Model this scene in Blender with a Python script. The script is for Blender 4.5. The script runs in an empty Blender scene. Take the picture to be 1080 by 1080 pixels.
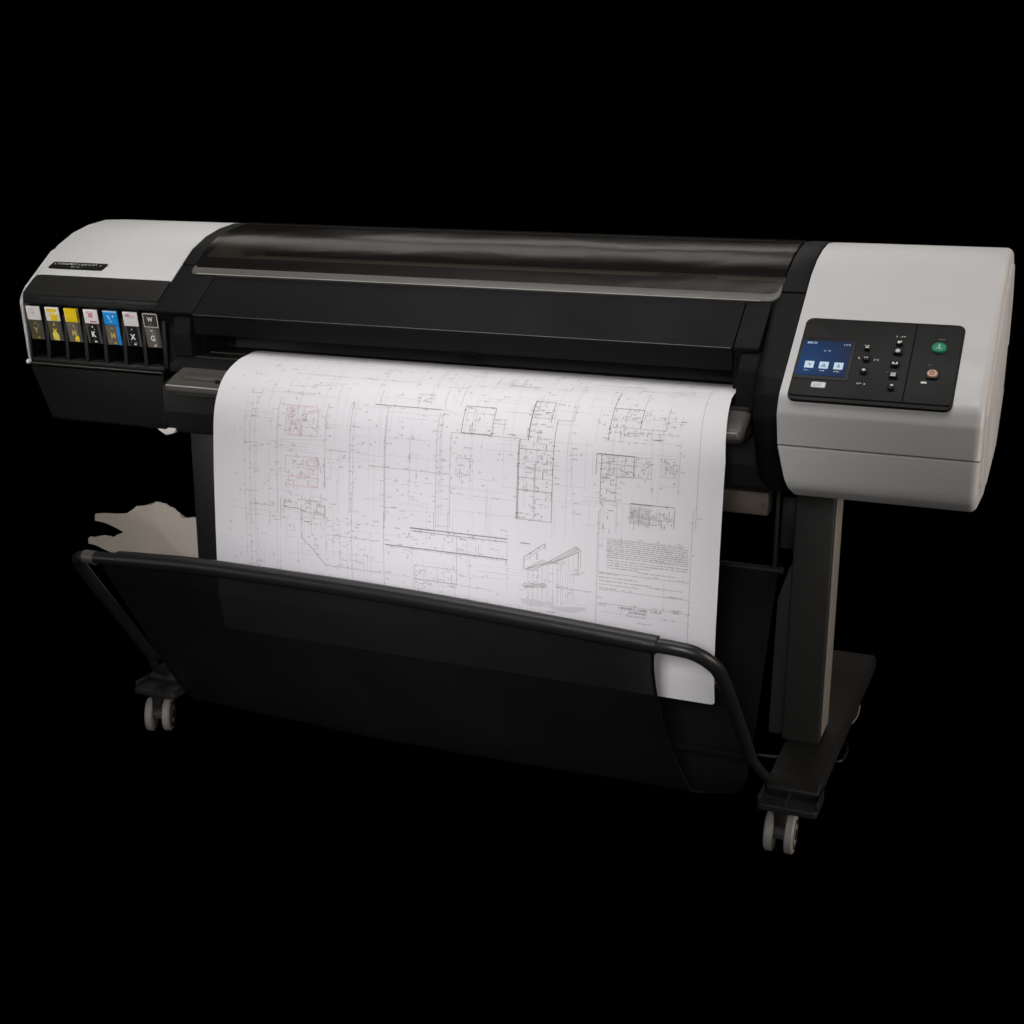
import bpy, math, random
from mathutils import Vector, Matrix
R = random.Random(7)
S = bpy.context.scene
COL = S.collection
PI = math.pi

# ------------------------------------------------------------------ materials
def mat(name, col, rough=.5, metal=0., spec=.5, bump=0., bscale=900., var=0., coat=0., emit=None, estr=0.):
    m = bpy.data.materials.new(name); m.use_nodes = True
    nt = m.node_tree; b = nt.nodes['Principled BSDF']
    b.inputs['Base Color'].default_value = (*col, 1)
    b.inputs['Roughness'].default_value = rough
    b.inputs['Metallic'].default_value = metal
    b.inputs['Specular IOR Level'].default_value = spec
    b.inputs['Coat Weight'].default_value = coat
    if emit:
        b.inputs['Emission Color'].default_value = (*emit, 1); b.inputs['Emission Strength'].default_value = estr
    tc = nt.nodes.new('ShaderNodeTexCoord')
    if bump:
        n = nt.nodes.new('ShaderNodeTexNoise'); n.inputs['Scale'].default_value = bscale; n.inputs['Detail'].default_value = 3
        nt.links.new(tc.outputs['Object'], n.inputs['Vector'])
        bp = nt.nodes.new('ShaderNodeBump'); bp.inputs['Strength'].default_value = bump; bp.inputs['Distance'].default_value = .001
        nt.links.new(n.outputs['Fac'], bp.inputs['Height']); nt.links.new(bp.outputs['Normal'], b.inputs['Normal'])
    if var:                                   # smudges: uneven sheen and a trace of dirt
        n = nt.nodes.new('ShaderNodeTexNoise'); n.inputs['Scale'].default_value = 9; n.inputs['Detail'].default_value = 6; n.inputs['Roughness'].default_value = .65
        nt.links.new(tc.outputs['Object'], n.inputs['Vector'])
        mr = nt.nodes.new('ShaderNodeMapRange'); mr.inputs['From Min'].default_value = .3; mr.inputs['From Max'].default_value = .7
        mr.inputs['To Min'].default_value = rough - var; mr.inputs['To Max'].default_value = rough + var
        nt.links.new(n.outputs['Fac'], mr.inputs['Value']); nt.links.new(mr.outputs['Result'], b.inputs['Roughness'])
        mx = nt.nodes.new('ShaderNodeMix'); mx.data_type = 'RGBA'
        mx.inputs[6].default_value = (*col, 1); mx.inputs[7].default_value = (*[c * (1 - .35 * var) for c in col], 1)
        nt.links.new(n.outputs['Fac'], mx.inputs[0]); nt.links.new(mx.outputs[2], b.inputs['Base Color'])
    return m

M = {}
M['shell']   = mat('warm_grey_plastic', (.585, .580, .578), .45, bump=.06, bscale=1400, var=.16)
M['black']   = mat('black_plastic', (.0108, .0110, .0122), .55, spec=.06, bump=.12, bscale=1500, var=.1)
M['panel']   = mat('panel_black', (.0115, .0113, .0110), .45, spec=.1, var=.06)
M['lowbox']  = mat('dull_black_plastic', (.0042, .0042, .0041), .6, spec=.15, bump=.1, bscale=1200)
M['plate']   = mat('charcoal_plastic', (.0175, .0172, .0165), .5, spec=.15, bump=.1, bscale=1500, var=.08)
M['black2']  = mat('deep_black_plastic', (.008, .008, .008), .55, spec=.25, bump=.1, bscale=1200)
M['cavity']  = mat('matt_black', (.004, .004, .004), .9, spec=.1)
M['silver']  = mat('brushed_silver', (.105, .10, .093), .4, metal=.0, spec=.3, bump=.05, bscale=600, var=.05)
M['liped']   = mat('pale_edge', (.45, .43, .40), .3)  # pale edge lines; on the tray they stand in for a highlight
M['tray']    = mat('grey_tray_plastic', (.075, .070, .062), .36, bump=.05, var=.08)
M['paint']   = mat('black_powder_coat', (.013, .013, .0125), .5, spec=.25, bump=.15, bscale=1100, var=.08)
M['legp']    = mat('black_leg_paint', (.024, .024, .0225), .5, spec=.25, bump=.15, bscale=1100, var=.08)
M['tube']    = mat('black_tube_paint', (.014, .014, .0145), .34, spec=.35, bump=.04, var=.06)
M['sleeve']  = mat('black_fabric_sleeve', (.009, .009, .0095), .36, spec=.45, bump=.25, bscale=1500)
M['tan']     = mat('leg_lit_side', (.22, .20, .178), .5, bump=.05, var=.08)  # lighter tan stands in for light on the leg's outer side
M['wallbar']   = mat('wall_patch_brown', (.10, .078, .060), .5, bump=.05, var=.08)  # tone of the background wall seen through the stand
M['rail']    = mat('rail_metal', (.24, .21, .17), .4, bump=.05, var=.1)
M['wheel']   = mat('grey_rubber', (.26, .245, .225), .55, bump=.1)
M['white']   = mat('white_plastic', (.75, .73, .70), .4)
M['ink']     = mat('white_lettering', (.80, .80, .78), .6)
M['inkdim']  = mat('grey_lettering', (.20, .20, .19), .6)
M['paper']   = mat('paper', (.77, .755, .775), .75, spec=.2, bump=.05, bscale=300)
M['line']    = mat('printed_line_dark', (.24, .24, .245), .8, spec=.1)
M['lineg']   = mat('printed_line_grey', (.44, .435, .445), .8, spec=.1)
M['linel']   = mat('printed_line_light', (.60, .59, .605), .8, spec=.1)
M['red']     = mat('printed_line_red', (.68, .47, .48), .8, spec=.1)
M['redl']    = mat('printed_tint_red', (.76, .68, .70), .8, spec=.1)
M['tint']    = mat('printed_tint_grey', (.66, .65, .66), .8, spec=.1)
M['green']   = mat('green_button', (.008, .24, .12), .4, spec=.2)
M['greenl']  = mat('green_button_symbol', (.25, .62, .45), .4)
M['amber']   = mat('amber_ring', (.62, .36, .22), .4)
M['amberd']  = mat('amber_symbol', (.22, .08, .04), .4)
M['lcd']     = mat('lit_screen', (.006, .012, .03), .4, spec=.04, emit=(.006, .024, .080), estr=.8)
def lcd_glow():
    m = M['lcd']; nt = m.node_tree; b = nt.nodes['Principled BSDF']
    tc = nt.nodes.new('ShaderNodeTexCoord'); mp = nt.nodes.new('ShaderNodeMapping')
    mp.inputs['Location'].default_value = (-.66 / .075, 0, -.885 / .045); mp.inputs['Scale'].default_value = (1 / .075, 0, 1 / .045)
    mp.vector_type = 'POINT'
    nt.links.new(tc.outputs['Object'], mp.inputs[0])
    ln = nt.nodes.new('ShaderNodeVectorMath'); ln.operation = 'LENGTH'; nt.links.new(mp.outputs[0], ln.inputs[0])
    rm = nt.nodes.new('ShaderNodeValToRGB'); e = rm.color_ramp.elements
    e[0].position = 0; e[0].color = (.006, .050, .15, 1); e[1].position = 1.0; e[1].color = (.011, .021, .062, 1)
    nt.links.new(ln.outputs['Value'], rm.inputs[0]); nt.links.new(rm.outputs[0], b.inputs['Emission Color'])
lcd_glow()
M['lcdw']    = mat('lit_screen_icon', (.1, .1, .1), .4, spec=.05, emit=(.62, .80, .98), estr=.72)
M['lcdt']    = mat('lit_screen_text', (.1, .1, .1), .2, emit=(.55, .65, .8), estr=.5)
M['lcdd']    = mat('lit_screen_symbol', (.02, .03, .04), .2, emit=(.10, .20, .27), estr=.7)
M['badge']   = mat('pale_badge', (.62, .66, .70), .3)
M['badged']  = mat('badge_print', (.22, .38, .45), .3)
M['lblw']    = mat('label_white', (.78, .74, .73), .5, spec=.12)
M['lbly']    = mat('label_yellow', (.80, .58, .01), .45, spec=.12)
M['lblyl']   = mat('label_pale_yellow', (.75, .64, .15), .45, spec=.12)
M['lblb']    = mat('label_blue', (.01, .27, .72), .4, spec=.12)
M['lblp']    = mat('label_pink', (.60, .25, .32), .5, spec=.12)
M['lblk']    = mat('label_black', (.012, .012, .012), .35, spec=.12)
M['lbld']    = mat('label_dark_brown', (.055, .046, .036), .4, spec=.12)
M['lblg']    = mat('label_taupe', (.125, .112, .090), .45, spec=.12)
M['lblol']   = mat('label_olive', (.085, .075, .045), .45, spec=.12)
M['gold']    = mat('label_gold', (.52, .40, .12), .4, spec=.12)
M['cart']    = mat('cartridge_black', (.016, .016, .017), .4, spec=.12, var=.05)
M['cartrim'] = mat('cartridge_grey_rim', (.07, .068, .072), .4, spec=.12)
M['rubber']  = mat('cable_rubber', (.009, .009, .009), .4)
M['sheet']   = mat('background_beige', (.64, .57, .49), .75, spec=.2, bump=.3, bscale=60, var=.1)  # tone of a leftover piece of background

def fabric():
    m = mat('black_woven_fabric', (.0045, .0043, .0045), .8, spec=.12)
    nt = m.node_tree; b = nt.nodes['Principled BSDF']
    tc = nt.nodes.new('ShaderNodeTexCoord')
    w = nt.nodes.new('ShaderNodeTexNoise'); w.inputs['Scale'].default_value = 5; w.inputs['Detail'].default_value = 4
    f = nt.nodes.new('ShaderNodeTexNoise'); f.inputs['Scale'].default_value = 700
    ad = nt.nodes.new('ShaderNodeMath'); ad.operation = 'MULTIPLY_ADD'; ad.inputs[1].default_value = .04
    nt.links.new(tc.outputs['Object'], w.inputs['Vector']); nt.links.new(tc.outputs['Object'], f.inputs['Vector'])
    nt.links.new(f.outputs['Fac'], ad.inputs[0]); nt.links.new(w.outputs['Fac'], ad.inputs[2])
    bp = nt.nodes.new('ShaderNodeBump'); bp.inputs['Strength'].default_value = .6; bp.inputs['Distance'].default_value = .02
    nt.links.new(ad.outputs[0], bp.inputs['Height']); nt.links.new(bp.outputs['Normal'], b.inputs['Normal'])
    tr = nt.nodes.new('ShaderNodeBsdfTransparent'); mx = nt.nodes.new('ShaderNodeMixShader'); mx.inputs[0].default_value = .93
    nt.links.new(tr.outputs[0], mx.inputs[1]); nt.links.new(b.outputs[0], mx.inputs[2]); nt.links.new(mx.outputs[0], nt.nodes['Material Output'].inputs['Surface'])
    return m
M['fabric'] = fabric()

def smoked():
    m = bpy.data.materials.new('smoked_clear_plastic'); m.use_nodes = True
    nt = m.node_tree; b = nt.nodes['Principled BSDF']; out = nt.nodes['Material Output']
    b.inputs['Base Color'].default_value = (.012, .011, .010, 1); b.inputs['Roughness'].default_value = .21
    b.inputs['Specular IOR Level'].default_value = .6
    tr = nt.nodes.new('ShaderNodeBsdfTransparent'); tr.inputs['Color'].default_value = (.66, .63, .58, 1)
    mx = nt.nodes.new('ShaderNodeMixShader'); mx.inputs[0].default_value = .45
    nt.links.new(tr.outputs[0], mx.inputs[1]); nt.links.new(b.outputs[0], mx.inputs[2]); nt.links.new(mx.outputs[0], out.inputs['Surface'])
    tc = nt.nodes.new('ShaderNodeTexCoord'); mp = nt.nodes.new('ShaderNodeMapping'); mp.inputs['Scale'].default_value = (1.0, 2.6, 2.6); mp.inputs['Rotation'].default_value = (0, 0, .12)
    n = nt.nodes.new('ShaderNodeTexNoise'); n.inputs['Scale'].default_value = 2.3; n.inputs['Detail'].default_value = 2; n.inputs['Distortion'].default_value = 1.2
    nt.links.new(tc.outputs['Object'], mp.inputs[0]); nt.links.new(mp.outputs[0], n.inputs['Vector'])
    bp = nt.nodes.new('ShaderNodeBump'); bp.inputs['Strength'].default_value = .26; bp.inputs['Distance'].default_value = .014
    nt.links.new(n.outputs['Fac'], bp.inputs['Height']); nt.links.new(bp.outputs['Normal'], b.inputs['Normal'])
    return m
M['smoke'] = smoked()

# ------------------------------------------------------------------ mesh builder
def catmull(p, n=6):
    p = [Vector(a) for a in p]; o = []
    for i in range(len(p) - 1):
        a, b, c, d = p[max(i - 1, 0)], p[i], p[i + 1], p[min(i + 2, len(p) - 1)]
        for k in range(n):
            t = k / n
            o.append(.5 * ((2 * b) + (c - a) * t + (2 * a - 5 * b + 4 * c - d) * t * t + (3 * b - a - 3 * c + d) * t ** 3))
    o.append(p[-1]); return o

def fillet(pts, rad, seg=5):
    """round the corners of a closed 2-D polygon; rad: one radius or one per corner"""
    n = len(pts); o = []
    if not isinstance(rad, (list, tuple)): rad = [rad] * n
    for i in range(n):
        p = Vector(pts[i]); a = Vector(pts[i - 1]) - p; b = Vector(pts[(i + 1) % n]) - p
        r = rad[i]
        ang = a.angle(b, PI)
        if r <= 0 or ang > PI - .02: o.append(p); continue
        d = min(r / math.tan(ang / 2), .48 * a.length, .48 * b.length)
        r2 = d * math.tan(ang / 2)
        c = p + (a.normalized() + b.normalized()).normalized() * (r2 / math.sin(ang / 2))
        s = p + a.normalized() * d - c; e = p + b.normalized() * d - c
        t = s.angle(e, 0)
        for k in range(seg + 1):
            f = k / seg
            v = (s * math.sin((1 - f) * t) + e * math.sin(f * t)) / max(math.sin(t), 1e-9)
            o.append(c + v)
    return o

def area2(p): return sum(p[i - 1][0] * p[i][1] - p[i][0] * p[i - 1][1] for i in range(len(p)))
def inset(pts, d):
    """move a closed 2-D polygon inwards by d"""
    n = len(pts); sg = 1 if area2(pts) > 0 else -1; o = []
    for i in range(n):
        a = (Vector(pts[i]) - Vector(pts[i - 1])); b = (Vector(pts[(i + 1) % n]) - Vector(pts[i]))
        if a.length < 1e-9: a = b
        if b.length < 1e-9: b = a
        na = Vector((-a.y, a.x)).normalized() * sg; nb = Vector((-b.y, b.x)).normalized() * sg
        m = na + nb; m = m.normalized() if m.length > 1e-6 else na
        o.append(Vector(pts[i]) + m * d / max(.35, m.dot(na)))
    return o

class MB:
    def __init__(s): s.v = []; s.f = []; s.m = []; s.mats = []
    def mi(s, m):
        if m not in s.mats: s.mats.append(m)
        return s.mats.index(m)
    def face(s, pts, m):
        i = len(s.v); s.v += [Vector(p) for p in pts]; s.f.append(list(range(i, i + len(pts)))); s.m.append(s.mi(m)); return s
    def loft(s, rings, m, closed=True, cap0=True, cap1=True, flip=False):
        i0 = len(s.v); n = len(rings[0]); k = s.mi(m)
        for r in rings: s.v += [Vector(p) for p in r]
        for j in range(len(rings) - 1):
            for i in range(n if closed else n - 1):
                a = i0 + j * n + i; b = i0 + j * n + (i + 1) % n
                q = [a, b, b + n, a + n]
                s.f.append(q[::-1] if flip else q); s.m.append(k)
        if closed and cap0: s.f.append([i0 + i for i in range(n)][::-1]); s.m.append(k)
        if closed and cap1: s.f.append([i0 + (len(rings) - 1) * n + i for i in range(n)]); s.m.append(k)
        return s
    def prism(s, prof, x0, x1, m, r0=0., r1=0., seg=4):
        """(y,z) profile pulled along X, ends rounded"""
        st = []
        for r, x, d in ((r0, x0, 1), (r1, x1, -1)):
            e = [(x, r)] if r > 0 else [(x, 0)]
            if r > 0: e = [(x + d * r * (1 - math.cos(t)), r * (1 - math.sin(t))) for t in [PI / 2 * k / seg for k in range(seg + 1)]]
            st.append(e)
        sta = st[0] + st[1][::-1]
        rings = [[(x, p[0], p[1]) for p in (inset(prof, d) if d > 1e-6 else prof)] for x, d in sta]
        return s.loft(rings, m)
    def slab(s, fr, out, h0, h1, m, bev=0.):
        """2-D outline pulled along the third axis of fr(a,b,h), top edge rounded by bev"""
        rings = [[fr(p[0], p[1], h0) for p in out]]
        if bev > 0:
            for t in (0, .33, .66, 1):
                a = t * PI / 2
                o = inset(out, bev * (1 - math.cos(a))); rings.append([fr(p[0], p[1], h1 - bev * (1 - math.sin(a))) for p in o])
        else: rings.append([fr(p[0], p[1], h1) for p in out])
        return s.loft(rings, m)
    def box(s, a, b, m, bev=.002):
        x0, y0, z0 = [min(p, q) for p, q in zip(a, b)]; x1, y1, z1 = [max(p, q) for p, q in zip(a, b)]
        bev = min(bev, .45 * min(x1 - x0, y1 - y0, z1 - z0))
        out = fillet([(x0, y0), (x1, y0), (x1, y1), (x0, y1)], bev, 3)
        rings = []
        for t in (0, .5, 1):
            an = t * PI / 2; o = inset(out, bev * (1 - math.sin(an))) if t < 1 else out
            rings.append([(p[0], p[1], z0 + bev * (1 - math.cos(an))) for p in o])
        for t in (1, .5, 0):
            an = t * PI / 2; o = inset(out, bev * (1 - math.sin(an))) if t < 1 else out
            rings.append([(p[0], p[1], z1 - bev * (1 - math.cos(an))) for p in o])
        return s.loft(rings, m)
    def tube(s, pts, r, m, n=14, cap=True):
        pts = [Vector(p) for p in pts]; rings = []; u = None
        for i, p in enumerate(pts):
            d = (pts[min(i + 1, len(pts) - 1)] - pts[max(i - 1, 0)]).normalized()
            if u is None: u = d.orthogonal().normalized()
            u = (u - d * u.dot(d)).normalized(); w = d.cross(u)
            rr = r[i] if isinstance(r, (list, tuple)) else r
            rings.append([p + (u * math.cos(2 * PI * k / n) + w * math.sin(2 * PI * k / n)) * rr for k in range(n)])
        return s.loft(rings, m)
    def lathe(s, c, ax, prof, m, n=28):
        """(radius, height) profile turned round axis ax at c"""
        ax = Vector(ax).normalized(); u = ax.orthogonal().normalized(); w = ax.cross(u); c = Vector(c)
        rings = [[c + ax * h + (u * math.cos(2 * PI * k / n) + w * math.sin(2 * PI * k / n)) * max(r, 1e-5) for k in range(n)] for r, h in prof]
        return s.loft(rings, m)
    def build(s, name, parent=None, sharp=38):
        me = bpy.data.meshes.new(name); me.from_pydata([tuple(v) for v in s.v], [], s.f)
        for m in s.mats: me.materials.append(M[m])
        for p, k in zip(me.polygons, s.m): p.material_index = k; p.use_smooth = True
        me.validate(); me.update(); me.set_sharp_from_angle(angle=math.radians(sharp))
        o = bpy.data.objects.new(name, me); COL.objects.link(o)
        if parent: o.parent = parent
        return o

def tag(o, label=None, cat=None, group=None, kind=None):
    if label: o['label'] = label
    if cat: o['category'] = cat
    if group: o['group'] = group
    if kind: o['kind'] = kind
    return o

def rrect(a0, b0, a1, b1, r=0., seg=4): return fillet([(a0, b0), (a1, b0), (a1, b1), (a0, b1)], r, seg)
def circ(a, b, r, n=20): return [(a + r * math.cos(2 * PI * k / n), b + r * math.sin(2 * PI * k / n)) for k in range(n)]

# the sloped front of the machine: X along it, s up the slope, h out of it
AY, AZ, TY, TZ = .006, .840, .8006, .5992
def FP(x, s, h=0.): return Vector((x, AY + s * TY - h * TZ, AZ + s * TZ + h * TY))
def yz(s, h=0.): v = FP(0, s, h); return (v.y, v.z)

def glyphs(mb, fr, a, b, w, hgt, m, h, n, th=.00035):
    """a run of letter-like strokes too small to read"""
    st = w / n
    for i in range(n):
        if R.random() < .12: continue
        x = a + i * st; cw = st * .62
        for k in range(R.choice((2, 2, 3))):
            q = R.choice(((x, b, x + th, b + hgt), (x + cw, b, x + cw + th, b + hgt * .8), (x, b + hgt * .5, x + cw, b + hgt * .5 + th), (x, b, x + cw, b + th), (x, b + hgt - th, x + cw, b + hgt)))
            mb.face([fr(q[0], q[1], h), fr(q[2], q[1], h), fr(q[2], q[3], h), fr(q[0], q[3], h)], m)

def letters(mb, fr, txt, a, b, size, m, h, squash=1.):
    """real lettering: a font curve turned to mesh and laid on the surface"""
    cu = bpy.data.curves.new('t', 'FONT'); cu.body = txt; cu.size = size; cu.align_x = 'CENTER'; cu.align_y = 'CENTER'; cu.resolution_u = 2; cu.offset = .035 * size
    o = bpy.data.objects.new('t', cu); COL.objects.link(o)
    dg = bpy.context.evaluated_depsgraph_get(); me = bpy.data.meshes.new_from_object(o.evaluated_get(dg))
    i = len(mb.v); mb.v += [fr(a + v.co.x * squash, b + v.co.y, h) for v in me.vertices]
    for p in me.polygons: mb.f.append([i + k for k in p.vertices]); mb.m.append(mb.mi(m))
    bpy.data.objects.remove(o); bpy.data.curves.remove(cu); bpy.data.meshes.remove(me)

# ------------------------------------------------------------------ the printer
P = bpy.data.objects.new('plotter', None); COL.objects.link(P)
tag(P, 'large format plotter with grey end covers, black middle and wheeled stand', 'plotter')

TOPBACK = [yz(.28), (.28, 1.030), (.33, 1.043), (.385, 1.050), (.45, 1.047), (.51, 1.022), (.55, .965), (.562, .89), (.555, .80), (.52, .725), (.43, .672)]

# right end cover: upper half and lower half meet at a seam
ZS = .7635
up = [(.0, ZS + .0009), (.0, .815), yz(0.002)] + TOPBACK[:9] + [(.5375, ZS + .0009)]
lo = [(.0, ZS - .0009), (.5375, ZS - .0009), (.52, .725), (.43, .672), (.20, .655), (.045, .672), (.004, .697)]
def loft_cover(prof, rads, xl, xr, r1, m, seam=None):
    pr = fillet(prof, rads, 6)
    mb = MB(); rings = []
    n = 5
    for k in range(n + 1):
        t = PI / 2 * k / n
        o = inset(pr, r1 * (1 - math.cos(t))) if k else pr
        if seam: o = [Vector((a.x, b[1])) if abs(b[1] - seam) < .004 else a for a, b in zip(o, pr)]
        x = xr - r1 + r1 * math.sin(t)
        rings.append([(x, p[0], p[1]) for p in o])
    rings.insert(0, [(xl(p[1]), p[0], p[1]) for p in pr])
    return mb.loft(rings, m)
def xleft(z):
    return .640 + (.026 * ((.80 - z) / .12) ** 1.6 if z < .80 else 0)
def rfix(prof): return [0] * len(prof)
r = rfix(up); r[0] = .0012; r[1] = .03; r[2] = .035
mb = loft_cover(up, r, xleft, .950, .013, 'shell', ZS)
rc = mb.build('end_cover', P); rc['label'] = 'grey end cover carrying the control panel'
r = rfix(lo); r[0] = .0025; r[-1] = .03; r[-2] = .04
mb = loft_cover(lo, r, xleft, .950, .013, 'shell', ZS)
o = mb.build('lower_end_cover', P); o['label'] = 'grey lower half of the end cover under the control panel'
# side panel of that end cover: a shallow lens
lens = fillet([(.05, .71), (.045, .83), yz(.06, -.02), yz(.26, -.03), (.37, 1.028), (.46, 1.02), (.52, .955), (.535, .88), (.52, .78), (.42, .70), (.2, .68)], .02, 4)
mb = MB(); fx = lambda a, b, h: (h, a, b)
mb.slab(fx, lens, .945, .953, 'shell', .004)
mb.slab(fx, rrect(.497, .79, .512, .87, .006), .950, .9545, 'cavity', .001)
mb.build('side_panel', rc)

# left end cover (white shell with a thin rim down its outer side)
lc = [yz(.186), *TOPBACK[:-1], (.43, .777), (.205, .777), (.205, .93)]
pr = fillet(lc, 0)
mb = MB(); mb.prism(pr, -.957, -.6085, 'shell', .02, 0.001, 5)
rim = fillet([(.118, .779), (.107, .905), yz(.15), yz(.26), (.30, 1.02), (.30, .778), (.13, .778)], [.005, .03, .03, .02, .01, .01, .02], 4)
mb.prism(rim, -.957, -.9445, 'shell', .010, .001, 4)
lcov = mb.build('end_cover', P); lcov['label'] = 'grey end cover above the ink cartridges'
# name plate
mb = MB()
def FPn(x, s, h): return FP(x, s, h)
pl = [(-.9265, .2065), (-.789, .2065), (-.781, .226), (-.9195, .226)]
mb.slab(FPn, fillet(pl, .003, 3), -.001, .0022, 'lblk', .0006)
glyphs(mb, FPn, -.913, .2172, .118, .0045, 'ink', .0026, 30, .0009)
glyphs(mb, FPn, -.868, .2100, .030, .0035, 'ink', .0026, 9, .0007)
mb.build('name_plate', lcov)

# cartridge bay: sloped black plate, upright frame with seven slots
mb = MB()
pl = fillet([(-.9435, .1280), (-.6095, .1280), (-.6095, .187), (-.9435, .187)], [.004, .002, .002, .016], 5)
mb.slab(FPn, pl, -.012, .0015, 'plate', .0015)
for i in range(5):                                        # moulded finger marks on the plate
    mb.slab(FPn, circ(-.915 + i * .062, .158, .006, 16), .001, .0019, 'plate', .0004)
bay = mb.build('cartridge_bay', P)
BY = .112
mb = MB()
mb.box((-.9435, BY - .004, .8975), (-.6085, .16, .9160), 'black2', .002)        # header
mb.box((-.9435, BY + .004, .777), (-.6085, .20, .786), 'black2', .002)   # sill
mb.box((-.9435, .185, .780), (-.6085, .20, .90), 'cavity', .001)         # back
PITCH = .0484; X0 = -.937
for i in range(8):
    x = X0 - .0105 + i * PITCH
    if i in (0,): x = -.9435
    mb.box((x, BY + .003, .783), (x + (.0095 if i else .006), .19, .8785), 'black2', .0015)
mb.box((X0 - .0105 + 7 * PITCH, BY + .003, .78), (-.6085, .19, .8785), 'black2', .001)
for i in range(7):
    x = X0 + i * PITCH
    mb.box((x + .001, BY - .0055, .9075), (x + .034, BY - .002, .9095), 'black', .0006)  # tab above each slot
    mb.box((x + .004, BY + .010, .786), (x + .030, BY + .05, .7885), 'black', .0006)
mb.build('slot_frame', bay)

# dark lower box under the cartridges, with a thin pale edge
bx = fillet([(-.9425, .776), (-.605, .776), (-.605, .660), (-.893, .660)], [.004, .002, .008, .014], 6)
mb = MB()
fb = lambda a, b, h: (a, .52 - h, b)
mb.slab(fb, bx, 0, .414, 'lowbox', .006)
lb = mb.build('lower_cover', P)
mb = MB(); mb.tube([(-.9415, .1055, .7765), (-.90, .104, .7765), (-.606, .104, .7765)], .0014, 'tray', 8); mb.build('edge_trim', lb)
mb = MB(); mb.lathe((-.9405, .106, .778), (0, -1, 0), [(0, -.004), (.005, -.003), (.0055, .001), (.004, .004), (0, .005)], 'white', 14); mb.build('pivot_cap', lb)
mb = MB()
w = fillet([(-.640, .664), (-.585, .664), (-.592, .654), (-.612, .648)], .003, 3)
mb.slab(lambda a, b, h: (a, .14 - h, b), w, 0, .03, 'white', .002); mb.build('white_wedge', P)  # small white wedge under the lower cover

# middle body
mb = MB()
core = fillet([(.115, .655), (.105, .70), (.105, .755), (.15, .775), (.15, .800), (.20, .812), (.20, .88), (.22, .905), (.30, .935), (.50, .935), (.545, .88), (.54, .78), (.45, .66)], .01, 4)
mb.prism(core, -.6075, .637, 'black2')
mb.build('body', P)
# back shell behind the lid
mb = MB()
back = [(.505, .93), (.565, .93), (.562, .97), (.52, 1.022), (.45, 1.0465), (.40, 1.0492), (.40, 1.044), (.45, 1.041), (.50, 1.012)]
mb.prism(fillet(back, .006, 3), -.6075, .637, 'black'); mb.build('rear_cover', P)
# what shows through the lid: slider rail, belt and carriage
mb = MB()
mb.box((-.57, .325, .955), (.60, .40, .985), 'rail', .004)
mb.box((-.57, .262, .94), (.60, .275, .962), 'rail', .003)
mb.tube([(-.57, .30, .962), (.60, .30, .962)], .010, 'tray', 14)
mb.build('carriage_rail', P)
mb = MB(); mb.box((.33, .23, .935), (.47, .34, .985), 'black', .01); mb.box((.345, .235, .98), (.455, .33, .99), 'tray', .004); mb.build('print_carriage', P)

# side frames (black) between lid and end covers
def frame(x0, x1, prof, rads, m='black', r0=.002, r1=.002):
    mb = MB(); mb.prism(fillet(prof, rads, 5), x0, x1, m, r0, r1, 3); return mb
# upper pieces follow the slope and the rounded top
arc_o = [yz(.236), yz(.28), (.28, 1.030), (.33, 1.043), (.385, 1.050), (.45, 1.047)]
arc_i = [(.45, 1.035), (.385, 1.037), (.335, 1.030), (.285, 1.017), yz(.28, -.012), yz(.236, -.014)]
for x0, x1 in ((-.6075, -.5755), (.5985, .6385)):
    mb = frame(x0, x1, [(a, b + .0012) for a, b in arc_o] + arc_i, [.002] + [0] * 4 + [.004] * 2 + [0] * 4 + [.002]); mb.build('lid_frame', P)
# left lower frame: slope then tucked underneath
lf = [yz(.234), yz(.1015), (.100, .893), (.125, .872), (.125, .79), (.24, .79), (.24, .96)]
mb = frame(-.6075, -.5165, lf, [.001, .004, .004, .008, 0, 0, 0], 'black', .002, .0008)
# block that closes the slot's left end
bl = fillet([(.092, .893), (.084, .86), (.090, .815), (.18, .805), (.18, .895)], [.006, .02, .006, 0, 0], 4)
mb.prism(bl, -.565, -.5215, 'black', .008, .004, 4)
mb.build('end_frame', P)
# right lower frame: keeps to the slope all the way down and wraps under beside the end cover
rf = [yz(.234), yz(.04), (.018, .838), (.012, .80), (.034, .752), (.075, .69), (.115, .655), (.26, .65), (.26, .97)]
mb = MB()
prf = fillet(rf, [.001, .03, .02, .03, .02, .03, .02, 0, 0], 6)
rings = []
for x, d in ((.588, .055), (.590, .040), (.596, .020), (.605, .008), (.614, .002), (.622, 0), (.6385, 0)):
    rings.append([(x, p[0] + d * max(0, min(1, (.905 - p[1]) / .05)), p[1]) for p in prf])
mb.loft(rings, 'black')
rt = [yz(.234), yz(.0985), (.094, .890), (.094, .80), (.24, .79), (.24, .97)]
mb.prism(fillet(rt, [.001, .004, .004, 0, 0, 0], 4), .5455, .5875, 'black', .0008, .001, 3)
bl = fillet([(.090, .893), (.070, .865), (.060, .80), (.075, .785), (.18, .80), (.18, .895)], [.006, .02, .01, .006, 0, 0], 4)
mb.prism(bl, .557, .592, 'black', .004, .006, 4)
mb.build('end_frame', P)

# front cover: flat slope, crease, upright lip
fc = [yz(.2085), yz(.0985), (.089, .893), (.091, .876), (.095, .860), (.13, .860), (.16, .905), yz(.2085, -.02)]
mb = MB(); mb.prism(fillet(fc, [.002, .0025, .0015, .01, .002, 0, 0, 0], 5), -.5145, .5435, 'black', .001, .001, 2)
mb.box((.035, .0925, .8565), (.085, .11, .8615), 'cavity', .001)
mb.tube([FP(-.512, .0990, -.0004), FP(.541, .0990, -.0004)], .0008, 'tray', 6)  # crease highlight put in as a thin paler line
mb.build('front_cover', P)

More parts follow.
